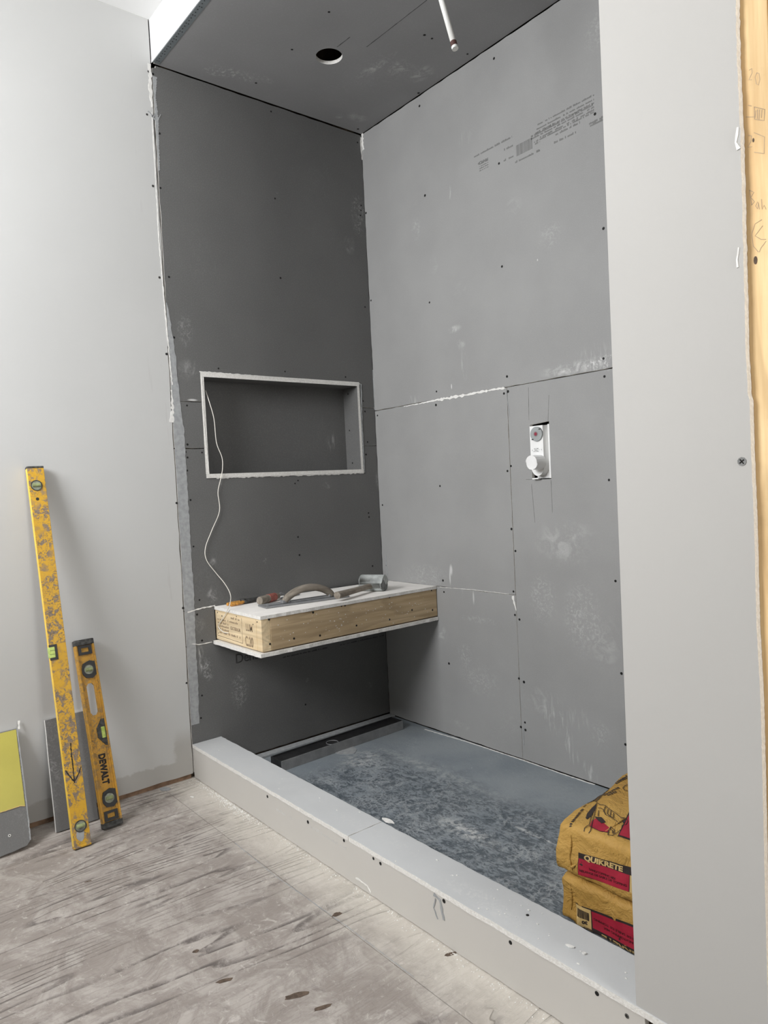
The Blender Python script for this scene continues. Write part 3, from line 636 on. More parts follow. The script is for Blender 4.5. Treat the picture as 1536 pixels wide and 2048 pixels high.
jag('torn_paper', [F(1475, 255), F(1472, 285), F(1476, 300)], (.003, .006), 'y', D, M_COMP, wr); jag('torn_paper', [F(1477, 495), F(1474, 520), F(1476, 535)], (.002, .002), 'y', D, M_COMP, wr)
p = F(1484, 923); screw((p[0], -D-.0004, p[1]), 'y', wr, ME_SCRG, 1.25)
p = F(1490, 1365); screw((p[0], -D+.0002, p[1]), 'y', wr, None, .3)
# pine stud closing the wall end
st = empty('pine_stud', (0, 0, 0), label='bare yellow pine stud with pencil marks at the right edge of the wall', cat='stud')
XS = px(1533, 0, 1, -D+T).x
bm = bmesh.new(); box(bm, (2.062, -D+T+.0005, 0.0), (XS, -D+T+.14, HM-.001), .0015); link('stud_board', bm, M_STUD, st)
bm = bmesh.new(); box(bm, (XS+.0015, -D+T+.002, 0.0), (XS+.0395, -D+T+.142, HM-.001), .0015); tag(link('jack_stud', bm, M_STUD), 'second pine stud hard against the marked one, door side', 'stud')
def S2(cx, cy, f=.3418): p = px(1180+cx*f, cy*f, 1, -D+T); return (p.x, p.z)
for pts in ([(930, 410), (945, 400), (948, 425), (930, 465), (946, 466)], [(975, 425), (965, 450), (972, 490), (985, 498), (993, 465), (988, 430), (975, 425)], [(925, 615), (945, 620)], [(912, 684), (960, 684)],
            [(960, 625), (1022, 640), (1018, 705), (962, 697), (960, 625)], [(970, 645), (965, 690)], [(980, 640), (978, 695)], [(992, 640), (988, 698)], [(1005, 642), (1002, 690)],
            [(925, 790), (945, 795), (940, 830), (922, 860), (948, 858)], [(958, 775), (1020, 800), (1018, 900)], [(960, 890), (1015, 898)],
            [(932, 1110), (945, 1200)], [(932, 1112), (958, 1125), (940, 1155), (962, 1180), (945, 1200)], [(980, 1180), (968, 1205), (980, 1222), (985, 1185), (990, 1225)], [(1003, 1165), (1006, 1225), (1018, 1200), (1030, 1225)],
            [(1005, 1285), (965, 1310), (945, 1370), (955, 1440), (985, 1475)], [(1010, 1320), (965, 1380), (1000, 1400), (1030, 1400)], [(1030, 1410), (1000, 1450), (990, 1475)]):
    ribbon('pencil_mark', [S2(*p) for p in pts], .0009, 'y', D-T-.0005, M_PENCIL, st, .0003, .2)
for cx, cy, a in ((968, 1523, .006), (955, 820, .003)):
    u, v = S2(cx, cy); bm = bmesh.new(); prism(bm, [(u+a*.45*math.cos(t*.6), v+a*math.sin(t*.6)) for t in range(10)], 'y', D-T, D-T-.002); link('knot', bm, M_KNOT, st)
# ---- the unseen rest of the room
def holed(name, plane, at, th, u0, u1, v0, v1, hu0, hu1, hv0, hv1, mat, label):
    bm = bmesh.new()
    for p in ([(u0, v0), (hu0, v0), (hu0, v1), (u0, v1)], [(hu1, v0), (u1, v0), (u1, v1), (hu1, v1)], [(hu0, v0), (hu1, v0), (hu1, hv0), (hu0, hv0)], [(hu0, hv1), (hu1, hv1), (hu1, v1), (hu0, v1)]): prism(bm, p, plane, at, at-th)
    return tag(link(name, bm, mat), label, 'wall', kind='structure')
holed('wall_front', 'y', -BY+.12, .12, -.3, BX+.1, 0, HM, .30, 1.40, 1.62, 2.54, M_UNSEEN, 'unseen wall with a window behind the camera, darkened to cut bounced light')
holed('wall_far', 'x', BX+.12, .12, BY, .1, 0, HM, -1.69, -1.03, 1.1, 2.4, M_UNSEEN, 'unseen wall with a window at the far right, darkened to cut bounced light')
def window(name, plane, c, w_, h_, label):
    o = empty(name, (0, 0, 0), label=label, cat='window', kind='structure'); t = .05
    for a in ((-w_/2, -h_/2, w_/2, -h_/2+t), (-w_/2, h_/2-t, w_/2, h_/2), (-w_/2, -h_/2+t, -w_/2+t, h_/2-t), (w_/2-t, -h_/2+t, w_/2, h_/2-t)):
        bm = bmesh.new(); prism(bm, [(c[0]+a[0], c[1]+a[1]), (c[0]+a[2], c[1]+a[1]), (c[0]+a[2], c[1]+a[3]), (c[0]+a[0], c[1]+a[3])], plane, c[2], c[2]-.05); link('frame_rail', bm, M_WHT, o)
window('window_1', 'y', (.85, 2.08, -BY+.03), 1.16, .98, 'white framed window behind the camera'); window('window_2', 'x', (-1.36, 1.75, BX+.03), .72, 1.36, 'white framed window in the far right wall')
wd_ = B('wall_inner', (XS+.95, -D+T, 0), (BX, -D+.12, HM), M_DWP); tag(wd_, 'white partition beyond the doorway on the right', 'wall', kind='structure')
# ---- shower floor
sf = B('floor_shower', (0, -D+WC-.0005, -.0185), (SW, .0, .0086), M_PAN); tag(sf, 'blue grey shower floor covered in dusty boot prints', 'floor', kind='structure')
jag('seam_compound', [pZ(x, y, .0086) for x, y in ((850, 1459), (935, 1484), (1047, 1521), (1130, 1550), (1190, 1570))], (.005, .004), 'z', .0086, M_COMP, sf, .0015)
B('floor_edge_strip', (.006, -.84, .0087), (.044, -.004, .017), M_COMPG, sf, .002)
# ================================================================== OBJECTS
# ---- floating bench
be = empty('floating_bench', (0, 0, 0), label='timber framed floating bench with white board top in the shower corner', cat='bench')
XB = .357; YB = -.838; z0, z1 = .5085, .622
B('front_board', (XB-.036, YB+.037, z0), (XB, -.0025, z1), M_LUM, be, .002)
B('end_board', (.0025, YB, z0), (XB-.0365, YB+.036, z1), M_LUME, be, .002)
B('end_cap', (XB-.036, YB+.001, z0), (XB-.001, YB+.0365, z1), M_LUME, be, .0015)
bm = bmesh.new(); prism(bm, rough_edge([(.002, YB-.002), (XB+.002, YB-.002), (XB+.002, -.002), (.05, -.002), (.022, -.15), (.003, -.5)], .02, .0014), 'z', .6345, z1+.0006, 0, 1); link('top_board', bm, [M_BENCH, M_GYP], be)
bm = bmesh.new(); prism(bm, rough_edge([(.002, YB-.014), (XB+.006, YB-.010), (XB+.004, -.002), (.002, -.002)], .018, .0020), 'z', .504, .491, 0, 1); link('bottom_board', bm, [M_GYP, M_GYP], be)
for x, y in ((538, 1239), (540, 1288), (618, 1222), (626, 1225), (683, 1212), (690, 1211), (779, 1194), (863, 1181), (833, 1183), (640, 1271), (713, 1251), (779, 1239), (865, 1220), (824, 1220), (588, 1277)):
    p = px(x, y, 0, XB); screw((XB+.0003, p.y, p.z), 'x', be, None, .8)
for x, y in ((435, 1225), (444, 1232), (473, 1233), (506, 1249), (514, 1244), (437, 1266)):
    p = px(x, y, 1, YB); screw((p.x, YB-.0003, p.z), 'y', be, None, .6)
fr = lambda x, z: frame((x, YB-.0002, z), (1, 0, 0), (0, 0, 1))
text('stamp_print', 'EXTERIOR', .017, fr(.125, .560), M_INKB, be, .012); text('stamp_print', 'C.20', .050, fr(.235, .517), M_INKB, be, .018, 1, .62); text('stamp_print', 'LUM', .036, fr(.245, .572), M_INKB, be, .01, 1, .7)
glyphs('stamp_print', [(.02, .20, .585), (.02, .11, .572), (.02, .11, .560), (.02, .11, .548), (.03, .20, .535), (.13, .20, .600)], 'y', -YB, M_INKB, be, .008, .25)
ribbon('stamp_border', [(.012, .612), (.012, .524), (.215, .520), (.215, .612)], .0022, 'y', -YB, M_INKB, be, .0003, .2)
bm = bmesh.new()   # plaster spatter on the front board
for i in range(90):
    y = random.uniform(YB+.02, -.05); z = random.uniform(.53, .615) if random.random() < .7 else random.uniform(.515, .6); r = random.uniform(.0006, .0018)
    rr = bmesh.ops.create_icosphere(bm, subdivisions=1, radius=r)
    for v in rr['verts']: v.co = Vector((v.co.x*.5+XB, v.co.y*random.uniform(1, 2.5)+y, v.co.z+z))
link('plaster_spatter', bm, M_COMP, be)['kind'] = 'stuff'
ZT = .6348
# ---- rubber mallet
ml = empty('rubber_mallet', (0, 0, 0), label='grey rubber mallet with wooden handle lying at the right end of the bench', cat='mallet')
hc_ = px(750, 1166, 2, ZT+.034); RH = .0335
h0 = px(722, 1163, 2, ZT+RH); h1 = px(764, 1163, 2, ZT+RH)
ax_ = Vector((.885, .465, 0)).normalized()
cH = Vector((hc_.x-.012, hc_.y, ZT+RH+.0005)); a0 = cH-ax_*.048; a1 = cH+ax_*.048
bm = bmesh.new(); cyl(bm, a0, a1, RH, RH, 40); es = [e for e in bm.edges if abs((e.verts[0].co-e.verts[1].co).dot(ax_)) < .001]
bmesh.ops.bevel(bm, geom=es, offset=.004, segments=3, affect='EDGES'); link('mallet_head', bm, M_RUB, ml, True)
bm = bmesh.new(); cyl(bm, a1-ax_*.0005, a1+ax_*.0012, RH-.006, RH-.007, 32); link('striking_face', bm, M_RUBD, ml)
he = px(674, 1191, 2, ZT+.024); hs = cH+Vector((0, 0, -.010)); he = Vector((he.x, he.y, ZT+.0245))
d = he-hs
tube('handle', [hs, hs+d*.2, hs+d*.4, hs+d*.65, hs+d*.85, he], lambda t: ((.0135-.002*math.sin(PI*min(1, t*1.3)))+.003*max(0, t-.5), .011+.0035*max(0, t-.3)), M_TOOLW, ml, 16)
# ---- concrete float with arched handle
ft = empty('hand_float', (0, 0, 0), label='metal hand float with arched wooden handle lying on the bench front', cat='trowel')
dF = Vector((.035, .32, 0)).normalized(); LF = .31; nF = Vector((-dF.y, dF.x, 0))
MF = Matrix((dF, nF, Vector((0, 0, 1)))).transposed().to_4x4(); MF.translation = Vector((.2445, -.738, ZT))+nF*.045
bm = bmesh.new(); box(bm, (-.01, -.045, .0006), (LF+.03, .045, .0045), .0015); 
for s in (1, -1): box(bm, (-.01, s*.045-.003, .0006), (LF+.03, s*.045+.003, .007), .002)
box(bm, (.01, -.010, .0045), (LF+.01, .010, .010), .003)
for v in bm.verts:
    if v.co.x < .005: v.co.y *= .80
bm.transform(MF); link('blade', bm, M_STEEL, ft)
def arcpts(x0_, x1_, h):
    return [MF @ Vector((x0_+(x1_-x0_)*t, 0, .010+h*math.sin(PI*t)**.62)) for t in (0, .04, .12, .25, .4, .55, .7, .84, .95, 1)]
tube('handle', arcpts(.085, .285, .043), lambda t: (.0135+.002*math.sin(PI*t), .0145-.001*math.sin(PI*t)), M_TOOLW, ft, 16)
for xx in (.085, .285):
    bm = bmesh.new(); box(bm, (xx-.016, -.012, .006), (xx+.016, .012, .018), .003); bm.transform(MF); link('handle_foot', bm, M_STEEL, ft)
# ---- second trowel behind it
tw = empty('red_banded_trowel', (0, 0, 0), label='dusty trowel with red banded round grip behind the hand float', cat='trowel')
g0 = px(519, 1202, 2, ZT+.016); g1 = px(562, 1190, 2, ZT+.016); dg = (g1-g0).normalized()
g0 = Vector((g0.x, g0.y, ZT+.0165)); g1 = g0+Vector((dg.x, dg.y, 0)).normalized()*.125; dg = (g1-g0).normalized()
tube('grip', [g0, g0+dg*.006, g0+dg*.03, g0+dg*.07, g0+dg*.11, g1], lambda t: .0105+.0055*math.sin(PI*min(1, .25+t*.75)), M_TOOLW, tw, 16)
tube('red_band', [g0+dg*.055, g0+dg*.075, g0+dg*.10], lambda t: .0168-.001*t, M_REDW, tw, 16)
sw = Vector((-dg.y, dg.x, 0)); 
if sw.x > 0: sw = -sw
bc = g1+dg*.10
bm = bmesh.new(); Mb = Matrix((dg, -sw if dg.cross(-sw).z > 0 else sw, Vector((0, 0, 1)))).transposed().to_4x4(); Mb.translation = Vector((g1.x, g1.y, ZT))
prism(bm, [(.02, -.018), (.12, -.022), (.15, 0), (.12, .022), (.02, .018)], 'z', .0025, .0006); bm.transform(Mb); link('blade', bm, M_STEEL, tw)
tube('tang', [g1-dg*.01, g1+dg*.02+Vector((0, 0, .006)), g1+dg*.05+Vector((0, 0, -.008)), g1+dg*.07+Vector((0, 0, -.0125))], .004, M_STEEL, tw, 10)
# ---- pliers / snips at the left
pr = empty('pliers', (0, 0, 0), label='worn black and orange handled pliers at the left end of the bench', cat='pliers')
q0 = Vector((*pZ(458, 1213, ZT), ZT+.0075)); q1 = Vector((*pZ(486, 1208, ZT), ZT+.0085)); q2 = Vector((*pZ(530, 1199, ZT), ZT+.009)); dq = (q1-q0).normalized(); sd = Vector((-dq.y, dq.x, 0))
for s in (1, -1):
    tube('handle', [q0+sd*s*.011, q0.lerp(q1, .5)+sd*s*.014, q1+sd*s*.006], lambda t: (.0055, .0065), M_ORG, pr, 12)
    tube('jaw_arm', [q1+sd*s*.006, q1.lerp(q2, .4)+sd*s*.010, q2+sd*s*.003], lambda t: (.0085-.003*t, .0085-.002*t), M_BLKD, pr, 12)
bm = bmesh.new(); cyl(bm, q1+Vector((0, 0, -.007)), q1+Vector((0, 0, .012)), .011, None, 16); link('pivot', bm, M_BLKD, pr)
# ---- linear drain tray
dt = empty('linear_drain', (0, 0, 0), label='long dark metal linear drain tray lying on the shower floor by the wall', cat='drain')
zt = .0475; c1 = Vector((*pZ(563, 1523, zt), 0)); c2 = Vector((*pZ(806, 1441, zt), 0)); 
dD = (c2-c1); LD = dD.length; dD.normalize(); nD = Vector((dD.y, -dD.x, 0)); 
if nD.x > 0: nD = -nD
WD = .078; MD = frame((c1.x, c1.y, .0087), dD, nD) if dD.cross(nD).z > 0 else None
if MD is None: MD = frame((c1.x, c1.y, .0087), dD, -nD); 
zb = .0385; sgn = 1 if (MD.to_3x3() @ Vector((0, 1, 0))).x < 0 else -1
def dbox(name, a, b, mat, bev=.0008):
    bm = bmesh.new(); a = (a[0], a[1]*sgn, a[2]); b = (b[0], b[1]*sgn, b[2]); box(bm, (a[0], min(a[1], b[1]), a[2]), (b[0], max(a[1], b[1]), b[2]), bev); bm.transform(MD); return link(name, bm, mat, dt)
dbox('front_side', (0, 0, 0.0), (LD, .003, zb), M_DRAINF); dbox('rear_side', (0, WD-.003, 0), (LD, WD, zb), M_DRAIN); dbox('end_side', (0, .003, 0), (.003, WD-.003, zb), M_DRAIN); dbox('end_side', (LD-.003, .003, 0), (LD, WD-.003, zb), M_DRAIN)
dbox('tray_bottom', (.003, .003, .030), (LD-.003, WD-.003, .032), M_DRAIN, 0)
bm = bmesh.new(); r = bmesh.ops.create_circle(bm, segments=32, radius=.024); 
bm.free(); pts = [MD @ Vector((LD*.42+.024*math.cos(t*PI/8), sgn*(.03+.024*math.sin(t*PI/8)), .0335)) for t in range(17)]
tube('outlet_ring', pts, .0015, M_STEEL, dt, 8, 4, False)
p = pZ(690, 1500, .0086)
bm = bmesh.new()
for r_, h_ in ((.045, .004), (.034, .005), (.022, .003)):
    pl = [(p[0]-.01+r_*1.5*math.cos(t*PI/12)*random.uniform(.93, 1.07), p[1]+r_*math.sin(t*PI/12)*random.uniform(.93, 1.07)) for t in range(24)]
    prism(bm, pl, 'z', .0087+h_*.4, .0085)
tag(link('thinset_patch', bm, M_COMPG), 'swirled grey mortar patch on the shower floor beside the drain tray', 'mortar')
# ---- shower valve
sv = empty('shower_valve', (0, 0, 0), label='white boxed shower valve with round grey disc and protruding white cap', cat='valve')
B('rough_in_box', (vx0+.002, .026, vz0+.003), (vx1-.002, .07, vz1-.004), M_WHT, sv, .003); B('box_rim', (vx1-.010, .003, vz0+.003), (vx1-.003, .026, vz1-.004), M_WHT, sv, .001)
bm = bmesh.new(); n = 16; xl, xr = vx0-.0015, .9455; rad = (xr-xl)/2; cxv = (xl+xr)/2; zlo = 1.118
pl = [(xr, vz1-.006), (xl, vz1-.006)]+[(cxv+rad*math.cos(PI+PI*k/n), zlo-.008+rad*1.25*math.sin(PI+PI*k/n)) for k in range(n+1)]
prism(bm, pl, 'y', .002, -.026); link('guard_plate', bm, M_WHT, sv)
def disc(name, x, y, r, y0_, y1_, mat, par=sv):
    c_ = px(x, y, 1, y1_); bm = bmesh.new(); cyl(bm, (c_.x, y0_, c_.z), (c_.x, y1_, c_.z), r, r*.985, 40); return link(name, bm, mat, par)
disc('grey_disc', 1072, 868, .0262, -.002, -.008, M_DISC); disc('red_center', 1071, 868, .0060, -.0075, -.0092, M_RED); disc('center_ring', 1071, 868, .009, -.0075, -.0086, simple('center_ring', (.22, .20, .20), .5), sv)
cc_ = px(1063, 925, 1, -.050); bm = bmesh.new(); cyl(bm, (cc_.x, -.0018, cc_.z), (cc_.x, -.050, cc_.z), .0262, .0250, 48)
es = [e for e in bm.edges if e.verts[0].co.y < -.049 and e.verts[1].co.y < -.049]; bmesh.ops.bevel(bm, geom=es, offset=.002, segments=2, affect='EDGES')
o = link('cap', bm, M_WHT, sv)
for x, y in ((1079, 858), (1065, 879)): c_ = px(x, y, 1, -.0085); B('disc_slot', (c_.x-.004, -.0092, c_.z-.0018), (c_.x+.004, -.0080, c_.z+.0018), M_BLK, sv)
c_ = px(1074, 900, 1, -.0022); B('sticker', (c_.x-.023, -.0026, c_.z-.008), (c_.x+.023, -.0021, c_.z+.009), M_WHT, sv)
glyphs('sticker_print', [(c_.x-.015, c_.x+.015, c_.z+.004), (c_.x-.010, c_.x+.010, c_.z-.001), (c_.x-.016, c_.x+.016, c_.z-.006)], 'y', .0027, M_INKF, sv, .003, .2)
for s in (-1, 1): ribbon('sticker_mark', [(c_.x+s*.020+.002*math.cos(t), c_.z+.002*math.sin(t)) for t in range(7)], .0006, 'y', .0027, M_INKF, sv, .0002, 0)
bm = bmesh.new(); box(bm, (vx0+.012, -.016, vz0+.001), (vx0+.040, -.004, vz0+.006), .001); link('guard_tab', bm, M_WHT, sv)
# ---- capped white pipe dropping from the ceiling
yp = -.55; e1 = px(910, 96, 1, yp); e0 = px(883, 0, 1, yp-.0); dd = (e0-e1).normalized(); tp = e1+dd*((H-.0)-e1.z)/dd.z
pp = empty('capped_pipe', (0, 0, 0), label='thin white capped pipe hanging down from the shower ceiling', cat='pipe')
rp = .0105*.78
bm = bmesh.new(); cyl(bm, tp, e1+dd*.018, rp, None, 24); o = link('pipe', bm, M_PVC, pp, True)
bm = bmesh.new(); cyl(bm, e1+dd*.020, e1+dd*.004, rp*1.12, None, 24); link('brown_collar', bm, M_BROWN, pp)
bm = bmesh.new(); cyl(bm, e1+dd*.0045, e1-dd*.003, rp*1.16, rp*1.1, 24); link('end_cap', bm, M_PVC, pp)
# ---- cord from the niche
cpts = [px(411, 781, 0, -.02), px(419, 805, 0, .004), px(428, 838, 0, .006), px(433, 885, 0, .006), px(444, 915, 0, .008), px(445, 938, 0, .010), px(441, 960, 0, .008), px(436, 985, 0, .006), px(439, 1022, 0, .006), px(424, 1060, 0, .006), px(411, 1095, 0, .006),
        px(413, 1120, 0, .006), px(432, 1146, 0, .010), px(450, 1168, 0, .030), px(461, 1190, 0, .055), px(459, 1210, 1, YB-.006), px(449, 1232, 1, YB-.005), px(437, 1252, 1, YB-.005), px(447, 1264, 1, YB-.005), px(457, 1266, 1, YB-.004)]
tag(tube('white_cord', cpts, .0016, M_CORD, None, 8, 6), 'thin white cord trailing from the niche down to the bench end', 'cord')
# ---- long yellow level
b0 = Vector((.2555, -1.4435, .0)); t0 = Vector((.016, -1.450, 1.182)); za = (t0-b0).normalized(); ya = Vector((0, 1, 0)); ya = (ya-za*ya.dot(za)).normalized(); xa = ya.cross(za)
ML = Matrix((xa, ya, za)).transposed().to_4x4(); ML.translation = b0+Vector((0, 0, .0105*abs(xa.z)+.0005)); LL = 1.205; WL = .0255; TL = .0105
lv = empty('long_level', mat=ML, label='long battered yellow spirit level leaning on the white wall', cat='level')
MLi = ML.inverted()
def loc(x, y, Minv, t):   # pixel -> (y, z) on the level's front face x = t
    o_ = Minv @ CAM; d_ = Minv.to_3x3() @ (Rm @ Vector(((x-768)/FPX, -(y-1024)/FPX, -1))); k_ = (t-o_.x)/d_.x; q_ = o_+d_*k_; return (q_.y, q_.z)
def bmbox(name, a, b, mat, par, bev=0):
    bm = bmesh.new(); box(bm, a, b, bev); return link(name, bm, mat, par)
bm = bmesh.new(); box(bm, (-TL, -WL, .008), (TL, WL, LL-.006), .0012)
bm.normal_update()
for f in bm.faces:
    if f.normal.y < -.9: f.material_index = 1
link('level_body', bm, [M_YEL, M_YELE], lv)
bmbox('end_cap', (-TL-.0008, -WL-.0008, 0), (TL+.0008, WL+.0008, .0085), M_YEL, lv, .003); bmbox('end_cap', (-TL-.0008, -WL-.0008, LL-.0065), (TL+.0008, WL+.0008, LL+.001), M_BLKD, lv, .003)
def ring(name, y, z, r0, r1, x0_, x1_, mat, par, seg=32):
    bm = bmesh.new(); A = []
    for rr_, xx in ((r1, x0_), (r1, x1_), (r0, x1_), (r0, x0_)): A.append([bm.verts.new((xx, y+rr_*math.cos(2*PI*k/seg), z+rr_*math.sin(2*PI*k/seg))) for k in range(seg)])
    for a, b in zip(A, A[1:]+A[:1]):
        for k in range(seg): bm.faces.new((a[k], a[(k+1) % seg], b[(k+1) % seg], b[k]))
    bmesh.ops.recalc_face_normals(bm, faces=bm.faces); return link(name, bm, mat, par)
def dsk(name, y, z, r, x0_, x1_, mat, par, seg=28):
    bm = bmesh.new(); cyl(bm, (x0_, y, z), (x1_, y, z), r, None, seg); return link(name, bm, mat, par)
for (x, y) in ((72, 971), (161, 1652)):
    yy, zz = loc(x, y, MLi, TL); yy = max(-.003, min(.003, yy)); vh = dsk('vial_window', yy, zz, .0155, TL-.001, TL+.0006, M_LENS, lv)
    ring('vial_ring', yy, zz, .0150, .0178, TL-.001, TL+.0018, M_BLKD, lv)
    bm = bmesh.new(); cyl(bm, (TL+.0012, yy-.012, zz+.001), (TL+.0012, yy+.012, zz+.001), .0060, None, 14); link('vial', bm, M_VIALD, vh)
yy, zz = loc(75, 998, MLi, TL); dsk('hang_hole', yy, zz, .005, TL-.001, TL+.0004, M_BLK, lv)
yy, zz = loc(104, 1305, MLi, TL)
bmbox('center_vial_frame', (TL-.0002, -WL-.0010, zz-.024), (TL+.0012, -WL+.023, zz+.024), M_BLK, lv); bmbox('center_vial', (-TL+.001, -WL-.0016, zz-.017), (TL+.0018, -WL+.016, zz+.017), M_VIAL, lv, .002)
for dz in (-.006, .006): bmbox('vial_line', (TL+.0016, -WL, zz+dz-.0005), (TL+.0021, -WL+.016, zz+dz+.0005), M_BLK, lv)
def onlev(pts, wd, Minv, t, par, mat=M_INK, name='marker_arrow'):
    P = [loc(x, y, Minv, t) for x, y in pts]; return ribbon(name, P, wd, 'x', t, mat, par, .0004, .5)
onlev([(141, 1486), (143, 1510), (146, 1535), (149, 1566)], .0034, MLi, TL, lv); onlev([(131, 1541), (139, 1552), (149, 1564)], .0030, MLi, TL, lv); onlev([(162, 1533), (157, 1548), (150, 1562)], .0030, MLi, TL, lv)
bm = bmesh.new(); pl = [(-.018+.012*math.cos(t*.6)*random.uniform(.8, 1.2)+.016, .040+.020*math.sin(t*.6)*random.uniform(.7, 1.2)) for t in range(10)]; prism(bm, pl, 'x', TL+.0006, TL-.0003); link('plaster_smear', bm, M_COMPG, lv)
# ---- short level (I-beam)
b0 = Vector((.188, -1.3285, .0)); t0 = Vector((.020, -1.3355, .585)); za = (t0-b0).normalized(); ya = Vector((0, 1, 0)); ya = (ya-za*ya.dot(za)).normalized(); xa = ya.cross(za)
MS = Matrix((xa, ya, za)).transposed().to_4x4(); MS.translation = b0+Vector((0, 0, .012*abs(xa.z)+.0006)); LS = .612; WS = .0315; TS = .012
ls = empty('short_level', mat=MS, label='short orange-yellow I-beam spirit level with black ends leaning right of the long level', cat='level')
MSi = MS.inverted()
lc = lambda x, y: loc(x, y, MSi, .004)
sl0 = lc(178, 1367)[1]; sl1 = lc(190, 1430)[1]; sl0, sl1 = max(sl0, sl1), min(sl0, sl1); hw = .0125
bm = bmesh.new()
slot = lambda s: [(s*hw, sl1+.010), (s*(hw-.006), sl1), (0, sl1)]
for s in (1, -1):
    prism(bm, [(0, .01), (s*(WS-.006), .01), (s*(WS-.006), LS-.01), (0, LS-.01), (0, sl0), (s*(hw-.006), sl0), (s*hw, sl0-.010), (s*hw, sl1+.010), (s*(hw-.006), sl1), (0, sl1)], 'x', .004, -.004)
link('web', bm, M_ORA, ls)
for s in (1, -1):
    bm = bmesh.new(); box(bm, (-TS, s*WS-.0065 if s > 0 else s*WS, .004), (TS, s*WS if s > 0 else s*WS+.0065, LS-.004), .0018); link('flange', bm, M_ORA, ls)
    bm = bmesh.new(); prism(bm, [(s*(WS-.0065), .01), (s*(WS-.0065), LS-.01), (s*(WS-.013), LS-.01), (s*(WS-.013), .01)], 'x', .0065, -.0065); link('inner_step', bm, M_ORA, ls)
for z0_, z1_ in ((-.0004, .018), (LS-.018, LS+.002)): bmbox('end_cap', (-TS-.0012, -WS-.001, z0_), (TS+.0012, WS+.001, z1_), M_BLKD, ls, .004)
for zc in (.036, LS-.034):
    bm = bmesh.new(); a_ = ring('end_grip', 0, 0, .001, .002, 0, .001, M_BLK, ls); bpy.data.objects.remove(a_); bm.free()
    bm = bmesh.new()
    for q in ([(-.022, -.016), (.022, -.016), (.022, -.007), (-.022, -.007)], [(-.022, .007), (.022, .007), (.022, .015), (-.022, .015)], [(-.022, -.007), (-.012, -.007), (-.012, .007), (-.022, .007)], [(.012, -.007), (.022, -.007), (.022, .007), (.012, .007)]): prism(bm, [(u, v+zc) for u, v in q], 'x', .009, .003)
    link('end_grip', bm, M_BLK, ls)
for x, y in ((173, 1340), (223, 1594)):
    yy, zz = lc(x, y); yy = .002; bm = bmesh.new()
    prism(bm, [(yy+u, zz+v) for u, v in ((-.022, .006), (-.016, .022), (.006, .030), (.023, .024), (.025, -.018), (.010, -.030), (-.012, -.026), (-.022, -.010))], 'x', .0095, .003); hb = link('vial_block', bm, M_BLK, ls)
    ring('vial_ring', yy, zz, .0150, .0175, .009, .0112, M_BLKD, hb); dsk('vial_window', yy, zz, .0152, .009, .0102, M_LENS, hb)
    bm = bmesh.new(); cyl(bm, (.0102, yy-.011, zz), (.0102, yy+.011, zz), .0060, None, 14); link('vial', bm, M_VIALD, hb)
yy, zz = lc(206, 1464); bm = bmesh.new(); e_ = WS-.004
prism(bm, [(e_, zz+.044), (e_-.012, zz+.044), (e_-.030, zz+.016), (e_-.030, zz-.014), (e_-.008, zz-.044), (e_, zz-.044)], 'x', .0095, .003); hb = link('vial_block', bm, M_BLKD, ls)
bm = bmesh.new(); cyl(bm, (.0095, e_-.011, zz-.018), (.0095, e_-.011, zz+.018), .0062, None, 14); link('vial', bm, M_VIAL, hb)
# lettering runs down the web
yy, zz = lc(197, 1505)
text('lettering', 'DEWALT', .0285, frame((.0042, .000-.009, .232), (0, 0, -1), (0, 1, 0)), M_INK, ls, .05, 1.05, .82, .0006)
# ---- board offcuts leaning on the wall
def lean(name, px_poly, foot, topx, label, mats, th=.0127):
    """foot = x of the foot on the floor; the sheet's plane passes the foot line and meets x = topx[0] at height topx[1]"""
    xt, ht = topx; za = Vector((xt-foot, 0, ht)).normalized(); ya = Vector((0, 1, 0)); xa = ya.cross(za)
    M = Matrix((xa, ya, za)).transposed().to_4x4(); M.translation = Vector((foot, 0, 0)); Mi = M.inverted()
    P = [loc(x, y, Mi, 0) for x, y in px_poly]; zmin = min(p[1] for p in P); P = [(a, b-zmin) for a, b in P]
    e = empty(name, mat=M @ Matrix.Translation((0, 0, th*abs(xa.z)+.0006)), label=label, cat='board')
    bm = bmesh.new(); prism(bm, rough_edge(P, .05, .0006), 'x', 0, -th, 0, 1); link('board_sheet', bm, mats, e); return e, Mi, zmin
e, _, _ = lean('grey_offcut', [(90, 1443), (172, 1423), (197, 1640), (113, 1668)], .102, (.016, .345), 'narrow grey backer board offcut leaning behind the two levels', [M_OFF, M_GYP])
# yellow-faced sheet with grey lower part, running out of frame to the left
xt, ht, foot = .0165, .345, .150; za = Vector((xt-foot, 0, ht)).normalized(); ya = Vector((0, 1, 0)); xa = ya.cross(za)
MY = Matrix((xa, ya, za)).transposed().to_4x4(); MY.translation = Vector((foot, 0, .003)); MYi = MY.inverted()
ey = empty('yellow_faced_board', mat=MY, label='board with glossy yellow-green face and grey lower strip leaning at far left', cat='board')
P = [loc(x, y, MYi, 0) for x, y in ((33, 1457), (36, 1480), (48, 1570), (57, 1650), (61, 1680), (54, 1691), (40, 1697), (28, 1703), (14, 1708), (0, 1714))]
P = [(a, max(b, .002)) for a, b in P]; P.append((P[-1][0]-.16, .002)); P.append((P[-1][0], P[0][1]-.004))
bm = bmesh.new(); prism(bm, P, 'x', 0, -.0125, 0, 1); link('grey_sheet', bm, [M_OFF, M_GYP], ey)
Q = [loc(x, y, MYi, 0) for x, y in ((32, 1459), (34, 1480), (45, 1570), (50, 1612), (40, 1612), (25, 1617), (0, 1625))]; Q.append((Q[-1][0]-.155, Q[-1][1]-.005)); Q.append((Q[-1][0], Q[0][1]-.003))
